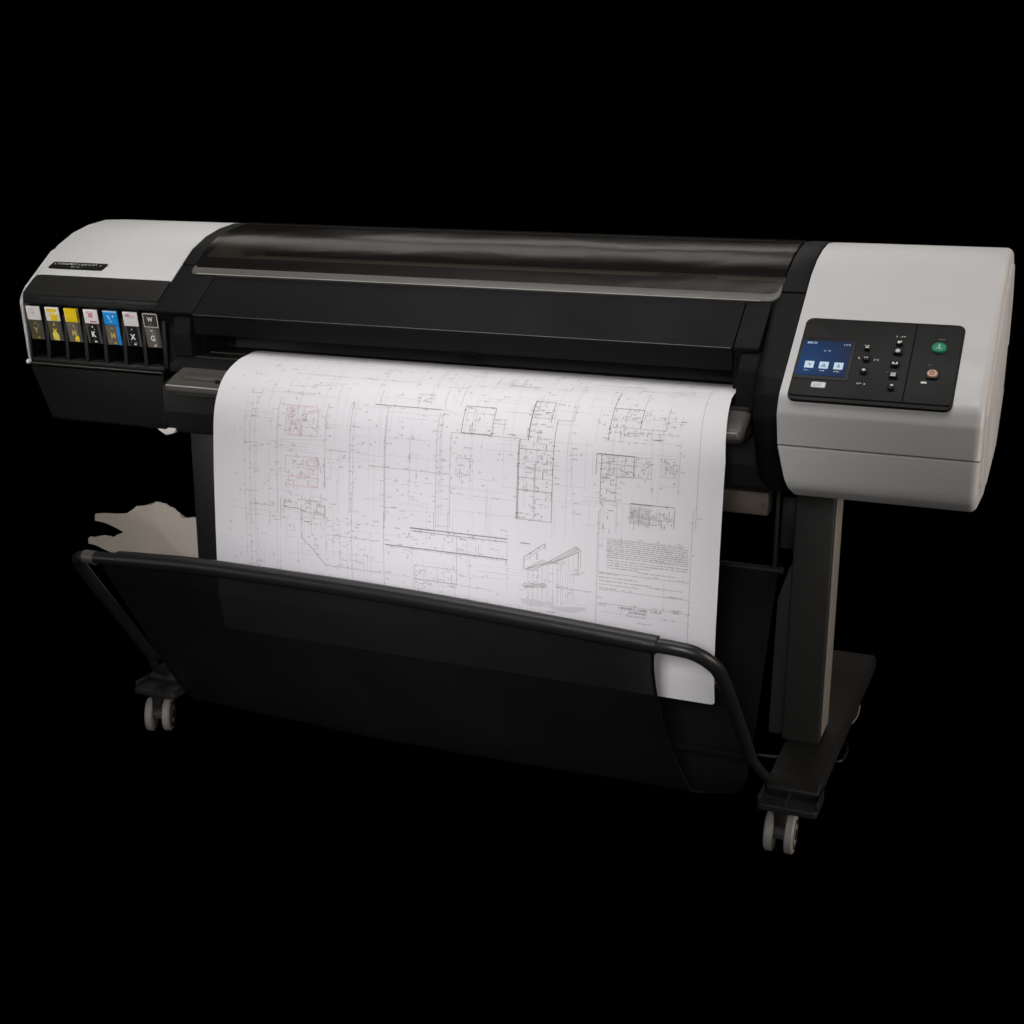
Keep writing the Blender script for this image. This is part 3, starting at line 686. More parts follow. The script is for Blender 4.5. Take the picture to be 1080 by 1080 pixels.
#DRAWING<
# the printed drawing, tenths of a millimetre on the sheet: (across, down from the slot)
PLAN = {"l":[[-3238,2170,-3238,2972,-3238,4590],[-3119,2161,-3119,2961,-3119,4576],[-3022,2153,-3022,2953,-3022,4565],[-2724,2962,-2724,4540],[-2479,2910,-1521,2834],[-2601,2921,-2601,3536],[-981,2086,-981,2779,-981,4107],[-1275,2986,-1275,4143],[-1427,3000,-1427,3544],[-1106,3001,-671,3001],[-2468,1694,-2468,1897,-1424,1785],[-2314,1723,-2314,1902],[-1753,1663,-1482,1663],[-2544,2014,-1891,2014],[-2478,2110,-2478,2271],[-2037,2267,-2037,2808],[-2356,2537,-1702,2537],[-2622,3491,-2306,3491],[-2623,3568,-2306,3568],[-1588,4176,-1588,4426],[-1857,3802,-1857,4425],[-2479,3002,-1888,3002],[-2479,3093,-1716,3093],[-2866,2943,-2409,2943],[-3141,1694,-2984,1694],[-700,3821,-268,3821],[-602,1918,-518,2080],[708,2208,708,3243,708,4196],[700,1936,760,3238,760,4007],[822,1778,822,1959],[683,2102,1018,2182],[1130,2126,1628,2126],[1282,1986,1282,2521],[-354,2679,390,2679],[112,2946,370,2946],[-1157,1559,85,1559],[845,1173,1173,1173],[-103,2320,450,2320],[-840,3032,-376,3032],[-769,3823,-270,3756],[1025,3844,1623,3844,2363,3844],[1034,2834,1034,3270],[1287,2898,1287,3244],[1412,2929,1537,2929],[1616,3532,1616,3941],[926,3559,2141,3559],[134,2681,134,3836],[1484,3255,1826,3255],[2495,2340,2495,3820],[2235,2865,2789,2865],[2178,2987,2775,2987],[4667,1674,4893,1585],[3916,2218,3916,2411],[4927,1875,4927,2164],[4306,2223,4926,2223],[3669,2394,4485,2394],[3981,1804,3981,2370],[3683,2035,4230,2035],[4703,1985,4950,1985],[4335,1976,4646,1976],[3667,1284,4397,1284],[3225,1172,4033,1172],[4472,1321,5171,1321],[4496,2657,4496,2975],[3708,3186,3925,3186],[4645,2607,4954,2607],[4954,2652,4954,3061],[4962,3061,4654,3061],[4654,3016,4654,2607],[4679,2789,4985,2789],[4180,3597,4917,3597],[3657,3384,3657,3911],[3935,3393,3935,3876],[3495,2598,3495,2977],[3030,1825,3217,3957],[4471,2285,4536,3331],[4966,2280,4966,3210],[-1729,4879,-721,4879],[-1541,4067,-1541,4837],[-3224,4276,-3224,5472],[-3138,3967,-3138,5492],[-3036,3956,-3036,5449],[-2997,4132,-2997,5383],[-2509,4739,-2509,5471],[-2040,4745,-2040,5137],[-2027,4222,-1567,4222],[-1840,3981,-1840,4604],[-1385,4079,-1385,4968],[-1259,4241,-1259,5162],[-769,4832,-769,5486],[-2369,4573,-2153,4573],[-2356,4691,-2156,4691],[-1429,4673,-1040,4673],[-319,4641,860,4641,2013,4641],[1627,5212,1754,5212],[2015,4212,2015,5196],[1628,3813,1628,4169],[1306,4533,1306,5538],[1038,5204,1038,5576],[239,5246,1054,5246],[1242,4466,1463,4466],[-661,5158,174,5158],[-658,4955,-389,4955],[1341,4982,1939,4982],[1117,5440,1628,5440],[666,4914,666,5130],[487,4937,487,5137],[2001,4883,1435,4883],[2225,5292,2517,5292,2943,5358,3474,5285],[2363,5380,3021,5380,3288,5380],[2411,4711,2411,4993],[2417,5087,2417,5258],[2488,4702,2488,4983],[2495,5077,2495,5247],[2565,4692,2565,4973],[2572,5067,2572,5351],[2642,4682,2642,4963],[2649,5057,2649,5340],[2718,4673,2718,4953],[2726,5047,2726,5330],[2783,4665,2783,4944],[2791,5038,2791,5321],[2852,4656,2852,4935],[2860,5029,2860,5311],[2921,4648,2921,4927],[2929,5020,2929,5302],[2985,4640,2985,4918],[2994,5012,2994,5293],[3080,4628,3080,4906],[3089,4999,3089,5280],[3155,4618,3155,4896],[3164,4989,3164,5270],[3230,4609,3230,4886],[3240,4979,3240,5259],[3358,3843,3582,3843],[3937,3565,3937,3778],[3661,4026,5211,4026],[3663,5315,5235,5315],[4795,4648,4795,5155],[4070,5240,4070,5370],[2264,5283,2304,5373],[2279,5283,2320,5373],[2295,5283,2335,5372],[2311,5283,2351,5372],[2326,5283,2366,5372],[2342,5284,2382,5372],[2358,5284,2398,5372],[2373,5284,2413,5371],[2389,5284,2429,5371],[2405,5284,2445,5371],[2420,5284,2460,5371],[2436,5285,2476,5370],[2451,5285,2491,5370],[2467,5285,2507,5370],[2482,5285,2522,5370],[2498,5285,2538,5370],[2514,5286,2553,5369],[2529,5286,2569,5369],[2545,5286,2585,5369],[2560,5286,2600,5369],[2576,5286,2616,5368],[2591,5286,2631,5368],[2607,5287,2647,5368],[2622,5287,2662,5368],[2638,5287,2678,5368],[2653,5287,2693,5367],[2669,5287,2708,5367],[2684,5288,2724,5367],[2700,5288,2739,5367],[2715,5288,2755,5366],[2730,5288,2770,5366],[2746,5288,2786,5366],[2761,5288,2801,5366],[2777,5289,2817,5366],[2792,5289,2832,5365],[2808,5289,2847,5365],[2823,5289,2863,5365],[2838,5289,2878,5365],[2854,5289,2893,5364],[2869,5290,2909,5364],[2808,5342,2868,5440],[2824,5341,2883,5438],[2839,5339,2898,5436],[2855,5338,2914,5434],[2870,5337,2929,5432],[2885,5335,2944,5430],[2901,5334,2960,5428],[2916,5333,2975,5425],[2931,5331,2990,5423],[2947,5330,3006,5421],[2962,5328,3021,5419],[2977,5327,3036,5417],[2993,5326,3052,5415],[3008,5324,3067,5413],[3023,5323,3082,5411],[3038,5322,3097,5408],[3054,5320,3113,5406],[3069,5319,3128,5404],[3084,5318,3143,5402],[3099,5316,3158,5400],[3115,5315,3173,5398],[3130,5314,3189,5396],[3145,5312,3204,5394],[3160,5311,3219,5391],[3176,5310,3234,5389],[3191,5308,3249,5387],[3206,5307,3265,5385],[3221,5306,3280,5383],[3236,5304,3295,5381],[3251,5303,3310,5379],[3267,5302,3325,5377],[3282,5300,3340,5375],[3297,5299,3355,5373],[3312,5298,3370,5370],[3327,5296,3386,5368],[3342,5295,3401,5366],[3357,5294,3416,5364],[3373,5293,3431,5362],[3388,5291,3446,5360],[3403,5290,3461,5358],[2391,4687,2391,5375],[2483,4658,2483,5362],[2575,4629,2575,5349],[2667,4599,2667,5337],[2758,4570,2758,5324],[2849,4541,2849,5311],[2940,4512,2940,5299],[3030,4483,3030,5286],[3121,4455,3121,5274],[3210,4426,3210,5261]],"g":[[-2546,2115,-2546,2912,-2546,4277],[-1549,2164,-1549,2828,-1549,3678],[-1047,2091,-1047,2785,-1047,4114],[-337,2374,-337,3144,-337,4200],[-1546,3010,-1106,3010],[-2373,2269,-2504,2269],[-1717,2319,-1717,2797,-2340,2797],[-2047,2512,-1909,2512],[-2143,2337,-2143,2431],[-1795,2641,-1723,2710],[-2374,3191,-2026,3191],[-1562,3163,-1562,3681],[-2374,3191,-2374,3485],[-2062,3438,-1923,3532],[-2218,3253,-2148,3278,-2218,3315],[-2472,3958,-2472,4239],[-2402,3966,-2402,4109],[-2054,4102,-2054,4477],[-1999,3971,-1618,3971],[-1723,4036,-1551,4036,-1551,4205,-1726,4205,-1726,4036],[-2039,4194,-1762,4194],[-3240,3007,-2973,3007],[-3174,3491,-2977,3491],[-3202,3907,-2951,3907],[-3174,4151,-2601,4151],[-3227,2087,-2960,2087],[-3132,2523,-2954,2523],[-2778,3012,-2654,3012],[-670,3215,-273,3215],[-1025,2548,-856,2548],[-639,2122,-393,2122],[-356,2141,-356,2694,-356,3288,-356,4317],[651,2167,651,2840,651,3428,651,4204],[917,2514,917,3254,917,4172],[193,2127,193,1833,454,1833,454,1959],[-554,2078,-554,1812],[615,1615,1008,1615],[683,1665,683,2006],[989,1676,989,2013],[1662,2494,2196,2494],[883,2493,1097,2493],[1660,2278,1906,2278],[1675,2202,1904,2202],[1871,2185,1871,2447],[1311,2239,1411,2239],[2154,3863,2605,3863],[2327,1782,2387,1782],[2327,2116,2477,2116],[2181,2661,2556,2661],[2157,3138,2400,3138],[2165,3361,2589,3361],[2475,2902,2475,3848],[2343,3229,2343,3344],[-671,3220,117,3220,919,3220],[100,2655,229,2655],[1684,1444,2267,1444],[1737,1181,1737,1440],[1466,1250,1466,1439],[1954,1162,1954,1421],[1045,3254,1295,3192],[1037,2920,1350,2920],[643,4155,868,4155],[2167,2504,2321,2504],[2150,3866,2785,3866],[2800,2122,3083,2122,3083,1796],[2327,2113,2708,2113],[2202,2655,2797,2655],[2175,3144,2780,3144],[2631,2983,2631,3140],[2305,3053,2387,3053],[2483,2881,2483,3349],[4227,1359,4227,1802],[3689,2158,4679,2158],[4685,2150,4685,1729],[4444,2131,4444,2362],[4867,2383,4962,2383],[4742,2085,4838,2085],[3900,1951,4018,1951],[2578,1446,2839,1446,2839,1281],[1725,1411,2288,1411],[1923,1153,1923,1440],[1685,1199,1685,1429],[3095,1272,3095,1486],[2862,1134,2957,1134],[3912,2636,3912,3386],[4204,2628,4496,2628],[4215,2965,4498,2965],[3637,2956,3973,2956],[4334,2814,4412,2814],[3627,2775,4215,2775],[3773,2618,3773,2951],[4048,2623,4048,2969],[3671,2846,3908,2846],[4027,2888,4203,2888],[4743,2635,4743,2931],[4861,2679,4861,2846],[4171,3399,4171,3734],[4925,3411,4925,3745],[4328,3428,4328,3793],[4487,3488,4487,3794],[4679,3467,4679,3696],[5281,935,5281,1796,5281,2217,5281,2590,5281,3034,5281,3711],[5231,3426,5231,4128,5231,5647],[-2487,3989,-2487,4438],[-2040,4061,-2040,4701],[-1555,5151,-1048,5151,-470,5151],[-1558,4570,-974,4570,-463,4570],[-1972,3980,-1709,3980],[-1710,4041,-1547,4041],[-1563,4040,-1563,4216],[-1710,4041,-1710,4203],[-1011,3749,-1011,5337],[-1757,4667,-1757,4845],[-1807,4673,-1708,4673],[-1811,4868,-1712,4868],[-3169,5075,-3049,5075],[-1374,5144,-1262,5220],[1057,4307,1057,5183],[242,4921,1021,4921],[242,4921,242,5495],[1118,5194,1627,5194],[-364,4028,-364,5484],[616,3922,616,4252],[888,3893,888,4281],[2151,3756,2151,3871],[2154,3867,2776,3867],[-150,4287,-52,4287],[1179,4588,1275,4588],[648,5426,648,5501],[2238,4274,2422,4274],[2335,4582,2702,4296],[2338,4747,2658,4535],[3258,4238,3258,4335],[3342,4319,3342,4613],[2353,4752,2469,4752,2793,4570],[2508,4737,2604,4737],[2926,4573,3022,4573,2966,4631],[2300,5046,2705,4944],[2897,4960,3030,4960],[3158,4748,3420,4677],[3089,4999,3542,4999],[2241,5035,2319,5035],[2242,5110,2313,5139],[3430,5029,3523,4990],[2769,5268,2827,5268],[3285,5254,3360,5254],[3634,3597,3634,5508],[4172,3539,4172,3717],[4169,3717,4522,3717],[4917,3459,4917,3738],[4194,3626,4873,3626],[4333,3522,4333,3698],[3662,4629,5223,4629],[3671,4923,5216,4923],[3659,5166,5228,5166],[2361,4744,2422,4699],[2378,4736,2439,4693],[2394,4728,2455,4687],[2411,4721,2472,4681],[2427,4713,2488,4675],[2444,4705,2505,4670],[2460,4698,2521,4664],[2477,4690,2538,4658],[2493,4682,2554,4652],[2510,4675,2571,4646],[2526,4667,2587,4641],[2542,4659,2604,4635],[2559,4652,2620,4629],[2575,4644,2636,4623],[2592,4636,2653,4636],[2608,4629,2669,4629],[2624,4621,2686,4621],[2641,4613,2702,4613],[2657,4606,2718,4606],[2674,4598,2735,4598],[2690,4591,2751,4591],[2706,4583,2767,4583],[2723,4575,2784,4575],[2739,4568,2800,4568],[2755,4560,2816,4560],[2771,4553,2833,4553],[2819,4560,2850,4578],[2842,4545,2873,4564],[2864,4530,2895,4550],[2887,4516,2918,4535],[2909,4501,2940,4521],[2932,4487,2963,4507],[2954,4472,2985,4493],[2977,4457,3008,4479],[2999,4443,3030,4464],[3021,4428,3052,4450],[3044,4414,3075,4436],[3066,4399,3097,4422],[3088,4385,3119,4408],[3111,4370,3142,4394],[3133,4356,3164,4379],[3155,4342,3186,4365],[3177,4327,3208,4351],[3200,4313,3230,4337],[3222,4298,3253,4323],[3244,4284,3275,4309],[3266,4270,3297,4295],[3288,4255,3319,4281],[2312,5052,2335,5083],[2329,5047,2353,5079],[2347,5043,2370,5076],[2364,5038,2388,5073],[2381,5034,2405,5069],[2399,5029,2423,5066],[2416,5025,2440,5062],[2434,5020,2458,5059],[2451,5016,2475,5055],[2468,5011,2492,5052],[2486,5006,2510,5049],[2503,5002,2527,5045],[2521,4997,2545,5042],[2538,4993,2562,5038],[2555,4988,2579,5035],[2573,4984,2597,5032],[2590,4979,2614,5028],[2607,4975,2631,5025],[2624,4970,2649,5021],[2642,4966,2666,5018],[2659,4961,2683,5015],[2676,4957,2700,5011],[2694,4952,2718,5008],[2711,4948,2735,5005]],"r":[[-2373,2269,-1820,2269],[-2005,2258,-2005,2417,-1795,2356,-1700,2318],[-2373,2269,-2373,2807],[-2260,2469,-2260,2798,-2029,2798],[-2174,2642,-2029,2781],[-1792,2216,-1748,2337],[-1614,2417,-1512,2558],[-2349,2612,-2176,2612],[-1992,3178,-1699,3178,-1699,3723,-2309,3723],[-1992,3178,-1992,3386,-1699,3386],[-1888,3223,-1888,3345,-1751,3345,-1751,3210,-1888,3210],[-2306,3507,-2306,3724],[-2306,3553,-1682,3553],[-1821,3706,-1700,3706],[-1888,3391,-1888,3528]],"k":[[-2319,4145,-2090,4145],[-626,2116,146,2116,659,2116],[1098,2002,1661,2002],[1661,2011,1661,2494],[1096,2484,1096,2002],[1961,2440,2099,2440],[2188,2505,2188,3161,2188,3863],[2327,1782,2327,2116,2327,2509],[-140,4288,-41,4288],[2336,1793,2687,1793],[2336,1793,2336,2113,2336,2510],[2800,2122,2800,2659,2800,3875],[2169,2523,2169,3866],[2687,1794,2687,2182],[2169,3360,2789,3360],[3722,1396,3722,1807,3722,2394],[3706,1807,4235,1807],[4235,1802,4235,2152],[4204,2628,4204,2965],[3557,2623,3557,2971],[3644,2630,3644,3385],[3649,3385,3935,3385],[3973,2969,4215,2969],[4559,3397,4925,3397],[-2408,4144,-2124,4144],[-2046,4566,-2046,4701],[-2036,4699,-1828,4869,-1555,5151],[162,4304,890,4304,2008,4304],[922,4254,922,4293],[240,5178,1086,5178],[2311,4536,2701,4248],[2701,4248,2701,4351],[2319,4535,2319,4747],[2773,4562,3258,4238,3354,4318],[2793,4593,3305,4331],[3298,4332,3298,4700],[2358,5046,2514,5046],[2629,5025,2726,5025],[2248,4286,2422,4286],[2733,5451,2906,5451]],"K":[[1096,2484,1662,2484],[156,4255,579,4255],[3557,2623,4204,2623],[4171,3399,4559,3399],[162,4249,890,4249,2007,4249],[-335,4612,860,4612,2013,4612]]}
NOTES = [[3791,4048,5089,4048],[3792,4081,5179,4081],[3793,4115,5180,4115],[3794,4148,5182,4148],[3795,4182,5183,4182],[3796,4216,5185,4216],[3797,4249,5186,4249],[3799,4283,5188,4283],[3800,4317,5189,4317],[3801,4350,5190,4350],[3803,4402,5194,4402],[3804,4446,5196,4446],[3806,4490,4554,4490],[3807,4533,4339,4533],[3670,4646,4014,4646],[3672,4708,4344,4708],[3674,4771,4564,4771],[3675,4833,4367,4833],[3677,4896,3985,4896],[4340,4561,4988,4561],[3678,5171,3827,5171],[4567,4794,5123,4794],[4896,4907,5110,4907],[4923,5133,5120,5133],[4979,5177,5068,5177],[4371,5440,4628,5440],[3679,5200,3810,5200],[4184,5336,4514,5336]]
TITLE = [[4032,5208,4764,5208],[4226,5266,4519,5266]]
TINTS = [[2353,4745,2677,4533,2793,4570,2470,4745],[2793,4570,3258,4256,3342,4319,3298,4339,2813,4598],[2300,5053,2705,4948,2745,5010,2514,5067],[2244,5281,2517,5245,2711,5294,2635,5389,2363,5380],[2905,5367,3456,5291,3269,5415,3021,5427],[3657,2640,3893,2637,3893,2939,3656,2943],[3925,2653,4194,2648,4207,2954,3933,2954],[4226,2652,4478,2666,4490,2965,4234,2952],[4667,2642,4935,2661,4934,2914,4686,2901],[4181,3444,4523,3446,4520,3771,4178,3732]]
REDS = [[-2322,2534,-2256,2499,-2029,2781,-2306,2789],[-2289,3552,-1699,3525,-1717,3695,-2291,3716],[-1975,3194,-1716,3183,-1716,3359,-1975,3368],[-2350,2307,-2219,2306,-2204,2495,-2318,2504]]
DETAIL = [[2279,1849,2730,2119,26],[2300,2177,2772,2605,34],[2212,2681,2790,3076,46],[2193,3181,2791,3788,36],[3712,1831,4292,2145,34],[3716,2196,4709,2341,40],[3646,2963,3941,3362,26],[4286,1772,5014,2120,24],[4173,3445,4922,3726,60],[3659,3422,3955,3874,16],[-2364,2309,-1652,2764,46],[-2357,3220,-1580,3666,46],[-2453,3894,-1554,4204,40],[1092,2035,1689,2463,20],[111,1855,519,2084,14],[1002,2837,1328,3241,26],[-428,2179,707,4163,40],[4172,3539,4911,3670,40],[2307,4331,3345,4687,10],[2279,4973,3467,5005,14],[-333,4329,1998,4659,46],[242,4921,1069,5385,34],[-2504,3991,-1558,4570,40],[-1535,4272,-533,5158,40]]
RD = random.Random(21)
def ink(u0, v0, u1, v1, w, m, h=.00035):
    a = Vector((u0, v0, 0)); b = Vector((u1, v1, 0)); d = b - a
    if d.length < 1e-5: return
    n = Vector((-d.y, d.x, 0)).normalized() * w / 2
    k = max(1, int(abs(d.y) / .012) + 1, int(abs(d.x) / .03) + 1)
    rows = [[SH(p.x - n.x, p.y - n.y, h), SH(p.x + n.x, p.y + n.y, h)] for p in (a.lerp(b, i / k) for i in range(k + 1))]
    mb.loft(rows, m, closed=False)
def tiny(u, v, w, hgt, m):
    x = u
    while x < u + w:
        cw = hgt * RD.uniform(.4, .8)
        if RD.random() < .85:
            ink(x, v, x, v - hgt, .0006, m)
            if RD.random() < .6: ink(x, v - hgt * RD.choice((0, .5, 1)), x + cw, v - hgt * RD.choice((0, .5, 1)), .0006, m)
            if RD.random() < .4: ink(x + cw, v, x + cw, v - hgt, .0006, m)
        x += cw + hgt * .3
PEN = dict(K=(.0017, 'line'), k=(.0010, 'line'), g=(.00085, 'lineg'), l=(.0008, 'linel'), r=(.0011, 'red'))
for c in 'lgkKr':
    w, m = PEN[c]
    for q in PLAN[c]:
        p = [(q[i] / 1e4, q[i + 1] / 1e4) for i in range(0, len(q), 2)]
        for a, b in zip(p, p[1:]):
            ink(*a, *b, w, m, {'l': .0003, 'g': .0004, 'k': .0005, 'K': .0005, 'r': .00045}[c])
            ln = math.hypot(a[0] - b[0], a[1] - b[1])
            if c in 'gl' and ln > .05:                    # dimension ticks and figures along the line
                for k in range(int(ln / .022)):
                    t = RD.random(); x = a[0] + (b[0] - a[0]) * t; y = a[1] + (b[1] - a[1]) * t
                    if RD.random() < .45: ink(x - .0022, y + .0022, x + .0022, y - .0022, .0010, 'lineg')
                    elif RD.random() < .5: tiny(x + .002, y - .001, RD.uniform(.004, .010), .0024, 'lineg')
                    else: ink(x - .003, y, x + .003, y, .0007, 'linel')
            if c in 'kK' and ln > .03:
                for k in range(int(ln / .018)):
                    t = RD.random(); x = a[0] + (b[0] - a[0]) * t; y = a[1] + (b[1] - a[1]) * t
                    RD.choice((lambda: ink(x - .0016, y, x + .0016, y, .0022, 'line'), lambda: ink(x, y - .003, x, y + .003, .0008, 'lineg'), lambda: tiny(x + .003, y + .004, .008, .0026, 'lineg')))()
for grp, m in ((TINTS, 'tint'), (REDS, 'redl')):
    for q in grp:
        p = [(q[i] / 1e4, q[i + 1] / 1e4) for i in range(0, len(q), 2)]
        if m == 'tint' and min(b for a, b in p) > .30: mb.face([SH(a, b, .00028) for a, b in p], m)
        us = [a for a, b in p]; ws = [b for a, b in p]
        if min(ws) > .30: continue
        for k in range(64):                               # furniture and figures crowding the plan
            x = RD.uniform(min(us), max(us)); y = RD.uniform(min(ws), max(ws)); k2 = 'red' if m == 'redl' else RD.choice(('line', 'lineg', 'lineg'))
            if RD.random() < .5: ink(x, y, x + RD.uniform(-.006, .006), y, .0007, k2)
            else: ink(x, y, x, y + RD.uniform(-.006, .006), .0007, k2)
for q in DETAIL:
    u0, v0, u1, v1 = [a / 1e4 for a in q[:4]]
    for k in range(q[4]):
        x = RD.uniform(min(u0, u1), max(u0, u1)); y = RD.uniform(min(v0, v1), max(v0, v1)); m = RD.choice(('line', 'lineg', 'lineg', 'linel')); w = RD.choice((.0007, .0009, .0012))
        f = RD.random()
        if f < .32: ink(x, y, x + RD.uniform(-.013, .013), y, w, m)
        elif f < .64: ink(x, y, x, y + RD.uniform(-.013, .013), w, m)
        elif f < .80: tiny(x, y, RD.uniform(.004, .009), .0022, 'lineg')
        elif f < .9: ink(x - .0014, y, x + .0014, y, .0026, 'lineg')
        else: ink(x, y, x + RD.uniform(-.005, .005), y + RD.uniform(-.005, .005), .0007, m)
for q in NOTES:
    u0, v0, u1 = q[0] / 1e4, q[1] / 1e4, q[2] / 1e4
    x = u0
    while x < u1:
        w = RD.uniform(.004, .012); ink(x, v0, min(x + w, u1), v0, .0013, 'lineg', .0003)
        if RD.random() < .3: tiny(x, v0 + .0012, min(w, u1 - x), .0024, 'lineg')
        x += w + .0016
for q in TITLE: tiny(q[0] / 1e4, q[1] / 1e4 + .002, (q[2] - q[0]) / 1e4, .0042, 'line'); tiny(q[0] / 1e4 + .0006, q[1] / 1e4 + .002, (q[2] - q[0]) / 1e4, .0042, 'line')
# faint construction lines, room names and level marks all over the sheet
for k in range(300):
    x = RD.uniform(-.36, .50); y = RD.uniform(.06, .50); l = RD.uniform(.02, .12)
    if .23 < x and y > .36: continue
    if RD.random() < .55: ink(x, y, x, min(y + l, .54), .0006, 'linel', .00028)
    else: ink(x, y, min(x + l, .5), y, .0006, 'linel', .00028)
for k in range(420):
    x = RD.uniform(-.37, .50); y = RD.uniform(.05, .55)
    if .20 < x and y > .36: continue
    RD.choice((lambda: tiny(x, y, RD.uniform(.005, .014), .0024, 'lineg'), lambda: ink(x - .0014, y, x + .0014, y, .0018, 'lineg'), lambda: (ink(x - .003, y, x + .003, y, .0008, 'lineg'), ink(x, y - .003, x, y + .003, .0008, 'lineg'))))()
#DRAWING>
o = mb.build('printed_sheet', None, 80)
tag(o, 'white sheet printed with architectural floor plans, hanging from the plotter into the black bin', 'sheet')

# ------------------------------------------------------------------ odds and ends
def scrap():
    top = [(-1.000, .332), (-.985, .335), (-.94, .342), (-.90, .350), (-.88, .357), (-.885, .372), (-.93, .375), (-.968, .372), (-.975, .395), (-.925, .400), (-.865, .410), (-.845, .424), (-.81, .432), (-.775, .424), (-.745, .405), (-.715, .408), (-.69, .402), (-.672, .398)]
    bot = [(-.672, .22), (-.80, .22), (-.90, .24), (-.955, .285), (-1.0, .318)]
    return top, bot
top, bot = scrap()
mb = MB()
def lerp_rows():
    # columns across x, each a strip from the lower to the upper edge, with soft folds
    xs = [-.998 + (.326) * i / 44 for i in range(45)]
    rows = []
    def hi(x):
        pts = [(-.999, .330), (-.98, .336), (-.94, .343), (-.900, .351), (-.884, .362), (-.878, .405), (-.845, .424), (-.81, .432), (-.775, .424), (-.745, .405), (-.715, .408), (-.69, .402), (-.672, .398)]
        for a, b in zip(pts, pts[1:]):
            if a[0] <= x <= b[0]: return a[1] + (b[1] - a[1]) * (x - a[0]) / (b[0] - a[0])
        return pts[-1][1]
    def low(x): return .318 - .022 * max(0, min(1, (x + .99) / .14))
    for k in range(15):
        t = k / 14; row = []
        for x in xs:
            z = low(x) + (hi(x) + .0022 * math.sin(131 * x) + .0018 * math.sin(317 * x + 1) - low(x)) * t
            y = .30 + .014 * math.sin(16 * x + 3 * z) + .018 * abs(math.sin(9 * (x + .80) + 12 * (z - .37))) + .006 * math.sin(43 * x - 20 * z) + .05 * max(0, z - .395)
            row.append(Vector((x, y, z)))
        rows.append(row)
    return rows
rows = lerp_rows()
off = Vector((0, .002, 0))
mb.loft([r_ + [p + off for p in r_[::-1]] for r_ in rows], 'sheet')  # main piece of the background remnant, in the background's beige
# upper tongue of the background remnant, reaching out to the left over a bite
tg_u = [(-.970, .393), (-.94, .398), (-.905, .402), (-.872, .408)]; tg_l = [(-.974, .376), (-.94, .3735), (-.905, .368), (-.872, .352)]
rr = []
for k in range(9):
    t = k / 8; row = []
    for i in range(13):
        f = i / 12 * 3; a = min(int(f), 2); f -= a
        u_ = Vector(tg_u[a]).lerp(Vector(tg_u[a + 1]), f); l_ = Vector(tg_l[a]).lerp(Vector(tg_l[a + 1]), f)
        q = l_.lerp(u_, t); row.append(Vector((q.x, .299 + .014 * math.sin(16 * q.x + 3 * q.y) + .018 * abs(math.sin(9 * (q.x + .80) + 12 * (q.y - .37))) + .006 * math.sin(43 * q.x - 20 * q.y), q.y)))
    rr.append(row)
mb.loft([r_ + [p + off for p in r_[::-1]] for r_ in rr], 'sheet')
tag(mb.build('background_remnant', None, 60), 'beige remnant of the background with ragged top edge behind the far end of the bin bar', 'sheet')  # leftover piece of background, built as a thin folded piece
mb = MB()
cab = [(.56, .40, .03), (.61, .41, .03), (.685, .436, .03), (.717, .436, .03), (.724, .470, .03), (.721, .508, .03), (.700, .555, .03), (.665, .58, .03), (.65, .62, .05)]
mb.tube(catmull(cab, 8), .0035, 'rubber', 10)
tag(mb.build('power_cable', None, 60), 'black cable looping on the floor beside the foot under the control panel', 'cable')

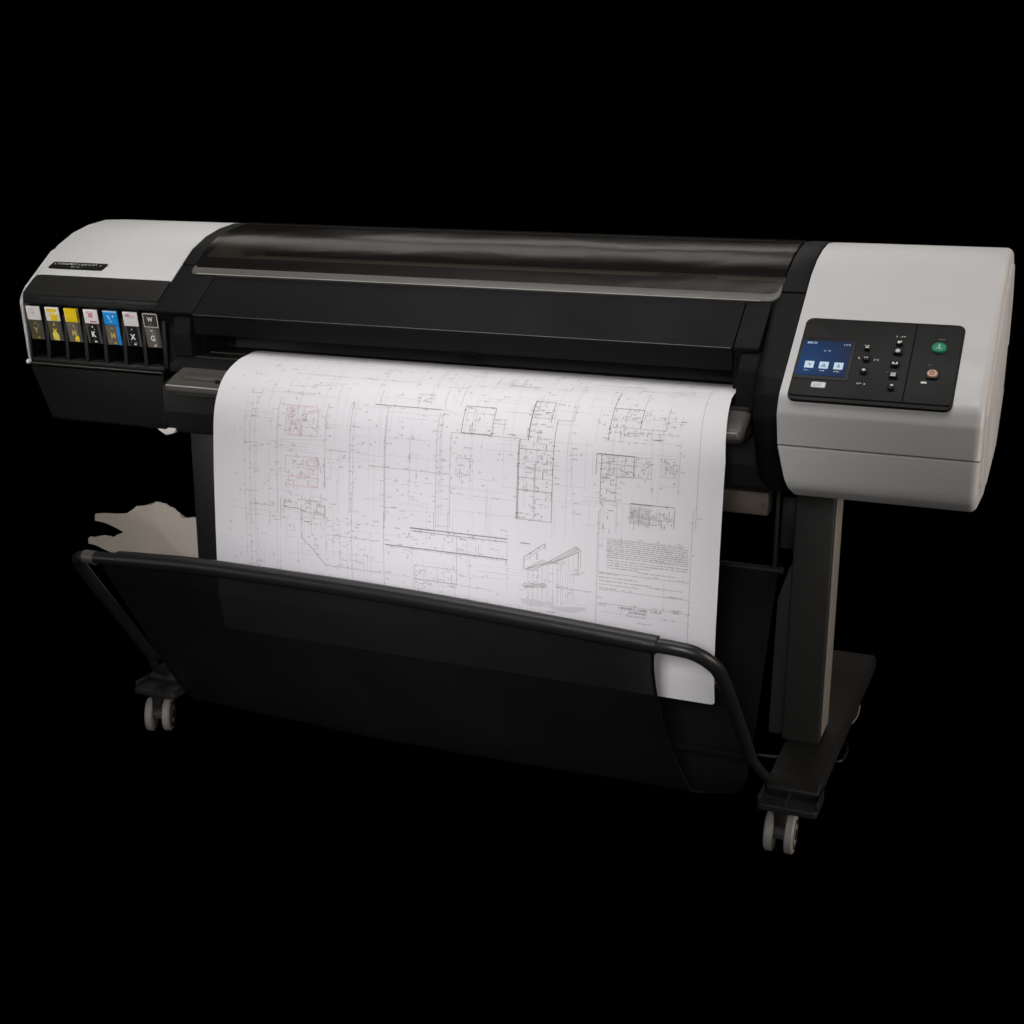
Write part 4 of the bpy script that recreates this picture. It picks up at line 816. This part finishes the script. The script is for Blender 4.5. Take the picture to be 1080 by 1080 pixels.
# ------------------------------------------------------------------ camera
cam = bpy.data.cameras.new('camera'); co = bpy.data.objects.new('camera', cam); COL.objects.link(co); S.camera = co
cam.sensor_width = 36; cam.lens = 1437.95 / 1080 * 36; cam.clip_start = .05; cam.clip_end = 100
yaw, pit, rol = .3892, .2743, .0022
fw = Vector((-math.sin(yaw) * math.cos(pit), math.cos(yaw) * math.cos(pit), -math.sin(pit)))
rv = Vector((math.cos(yaw), math.sin(yaw), 0)); uv = rv.cross(fw)
rv, uv = rv * math.cos(rol) + uv * math.sin(rol), uv * math.cos(rol) - rv * math.sin(rol)
co.matrix_world = Matrix(((rv.x, uv.x, -fw.x, 1.0556), (rv.y, uv.y, -fw.y, -2.1138), (rv.z, uv.z, -fw.z, 1.2459), (0, 0, 0, 1)))

# ------------------------------------------------------------------ light: overhead and side lamps, plus unseen ones added to brighten
W = bpy.data.worlds.new('World'); S.world = W; W.use_nodes = True
W.node_tree.nodes['Background'].inputs['Color'].default_value = (0, 0, 0, 1); W.node_tree.nodes['Background'].inputs['Strength'].default_value = 0
def lamp(name, loc, target, size, size_y, power, col=(1, 1, 1), spread=180):
    l = bpy.data.lights.new(name, 'AREA'); l.shape = 'RECTANGLE'; l.size = size; l.size_y = size_y; l.energy = power; l.color = col; l.spread = math.radians(spread)
    o = bpy.data.objects.new(name, l); COL.objects.link(o); o.location = loc
    o.rotation_euler = (Vector(target) - Vector(loc)).to_track_quat('-Z', 'Y').to_euler()
    return o
lamp('ceiling_lamp', (.15, -.05, 2.75), (.1, .25, .95), 2.8, .8, 34, (1, .98, .965))
lamp('sheet_fill_lamp', (.92, -2.75, 1.6), (.02, -.03, .38), .4, .4, 2.5, (1, .97, 1), 31)  # added out of view to brighten the printed sheet
lamp('bay_fill_lamp', (-1.25, -2.3, 1.35), (-.79, .1, .82), .4, .4, .40, (1, .98, .96), 15)  # added out of view to brighten the cartridge labels
lamp('fill_lamp', (-2.3, -2.4, 1.0), (-.7, .2, .6), 1.2, 1.0, 8, (1, .96, .92))
lamp('fill_lamp', (2.1, -2.7, 1.1), (.55, .2, .5), 1.2, 1.0, 15, (1, .96, .90))
lamp('side_lamp', (3.4, .4, 1.1), (.95, .3, .6), 1.2, 1.2, 38, (1, .89, .79))
lamp('lid_reflection_lamp', (-1.2, 1.75, 2.75), (-1.2, 1.6, 0), 2.8, .6, 12, (1, .93, .86))  # this and the next added out of view for reflections in the lid
lamp('lid_reflection_lamp', (-.5, 3.0, 2.75), (-.5, 2.8, 0), 2.8, .6, 12, (1, .95, .9)).rotation_euler.z += .2

S.view_settings.view_transform = 'Standard'; S.view_settings.look = 'None'; S.view_settings.exposure = 0; S.view_settings.gamma = 1
S.view_settings.use_curve_mapping = False
S.cycles.max_bounces = 6
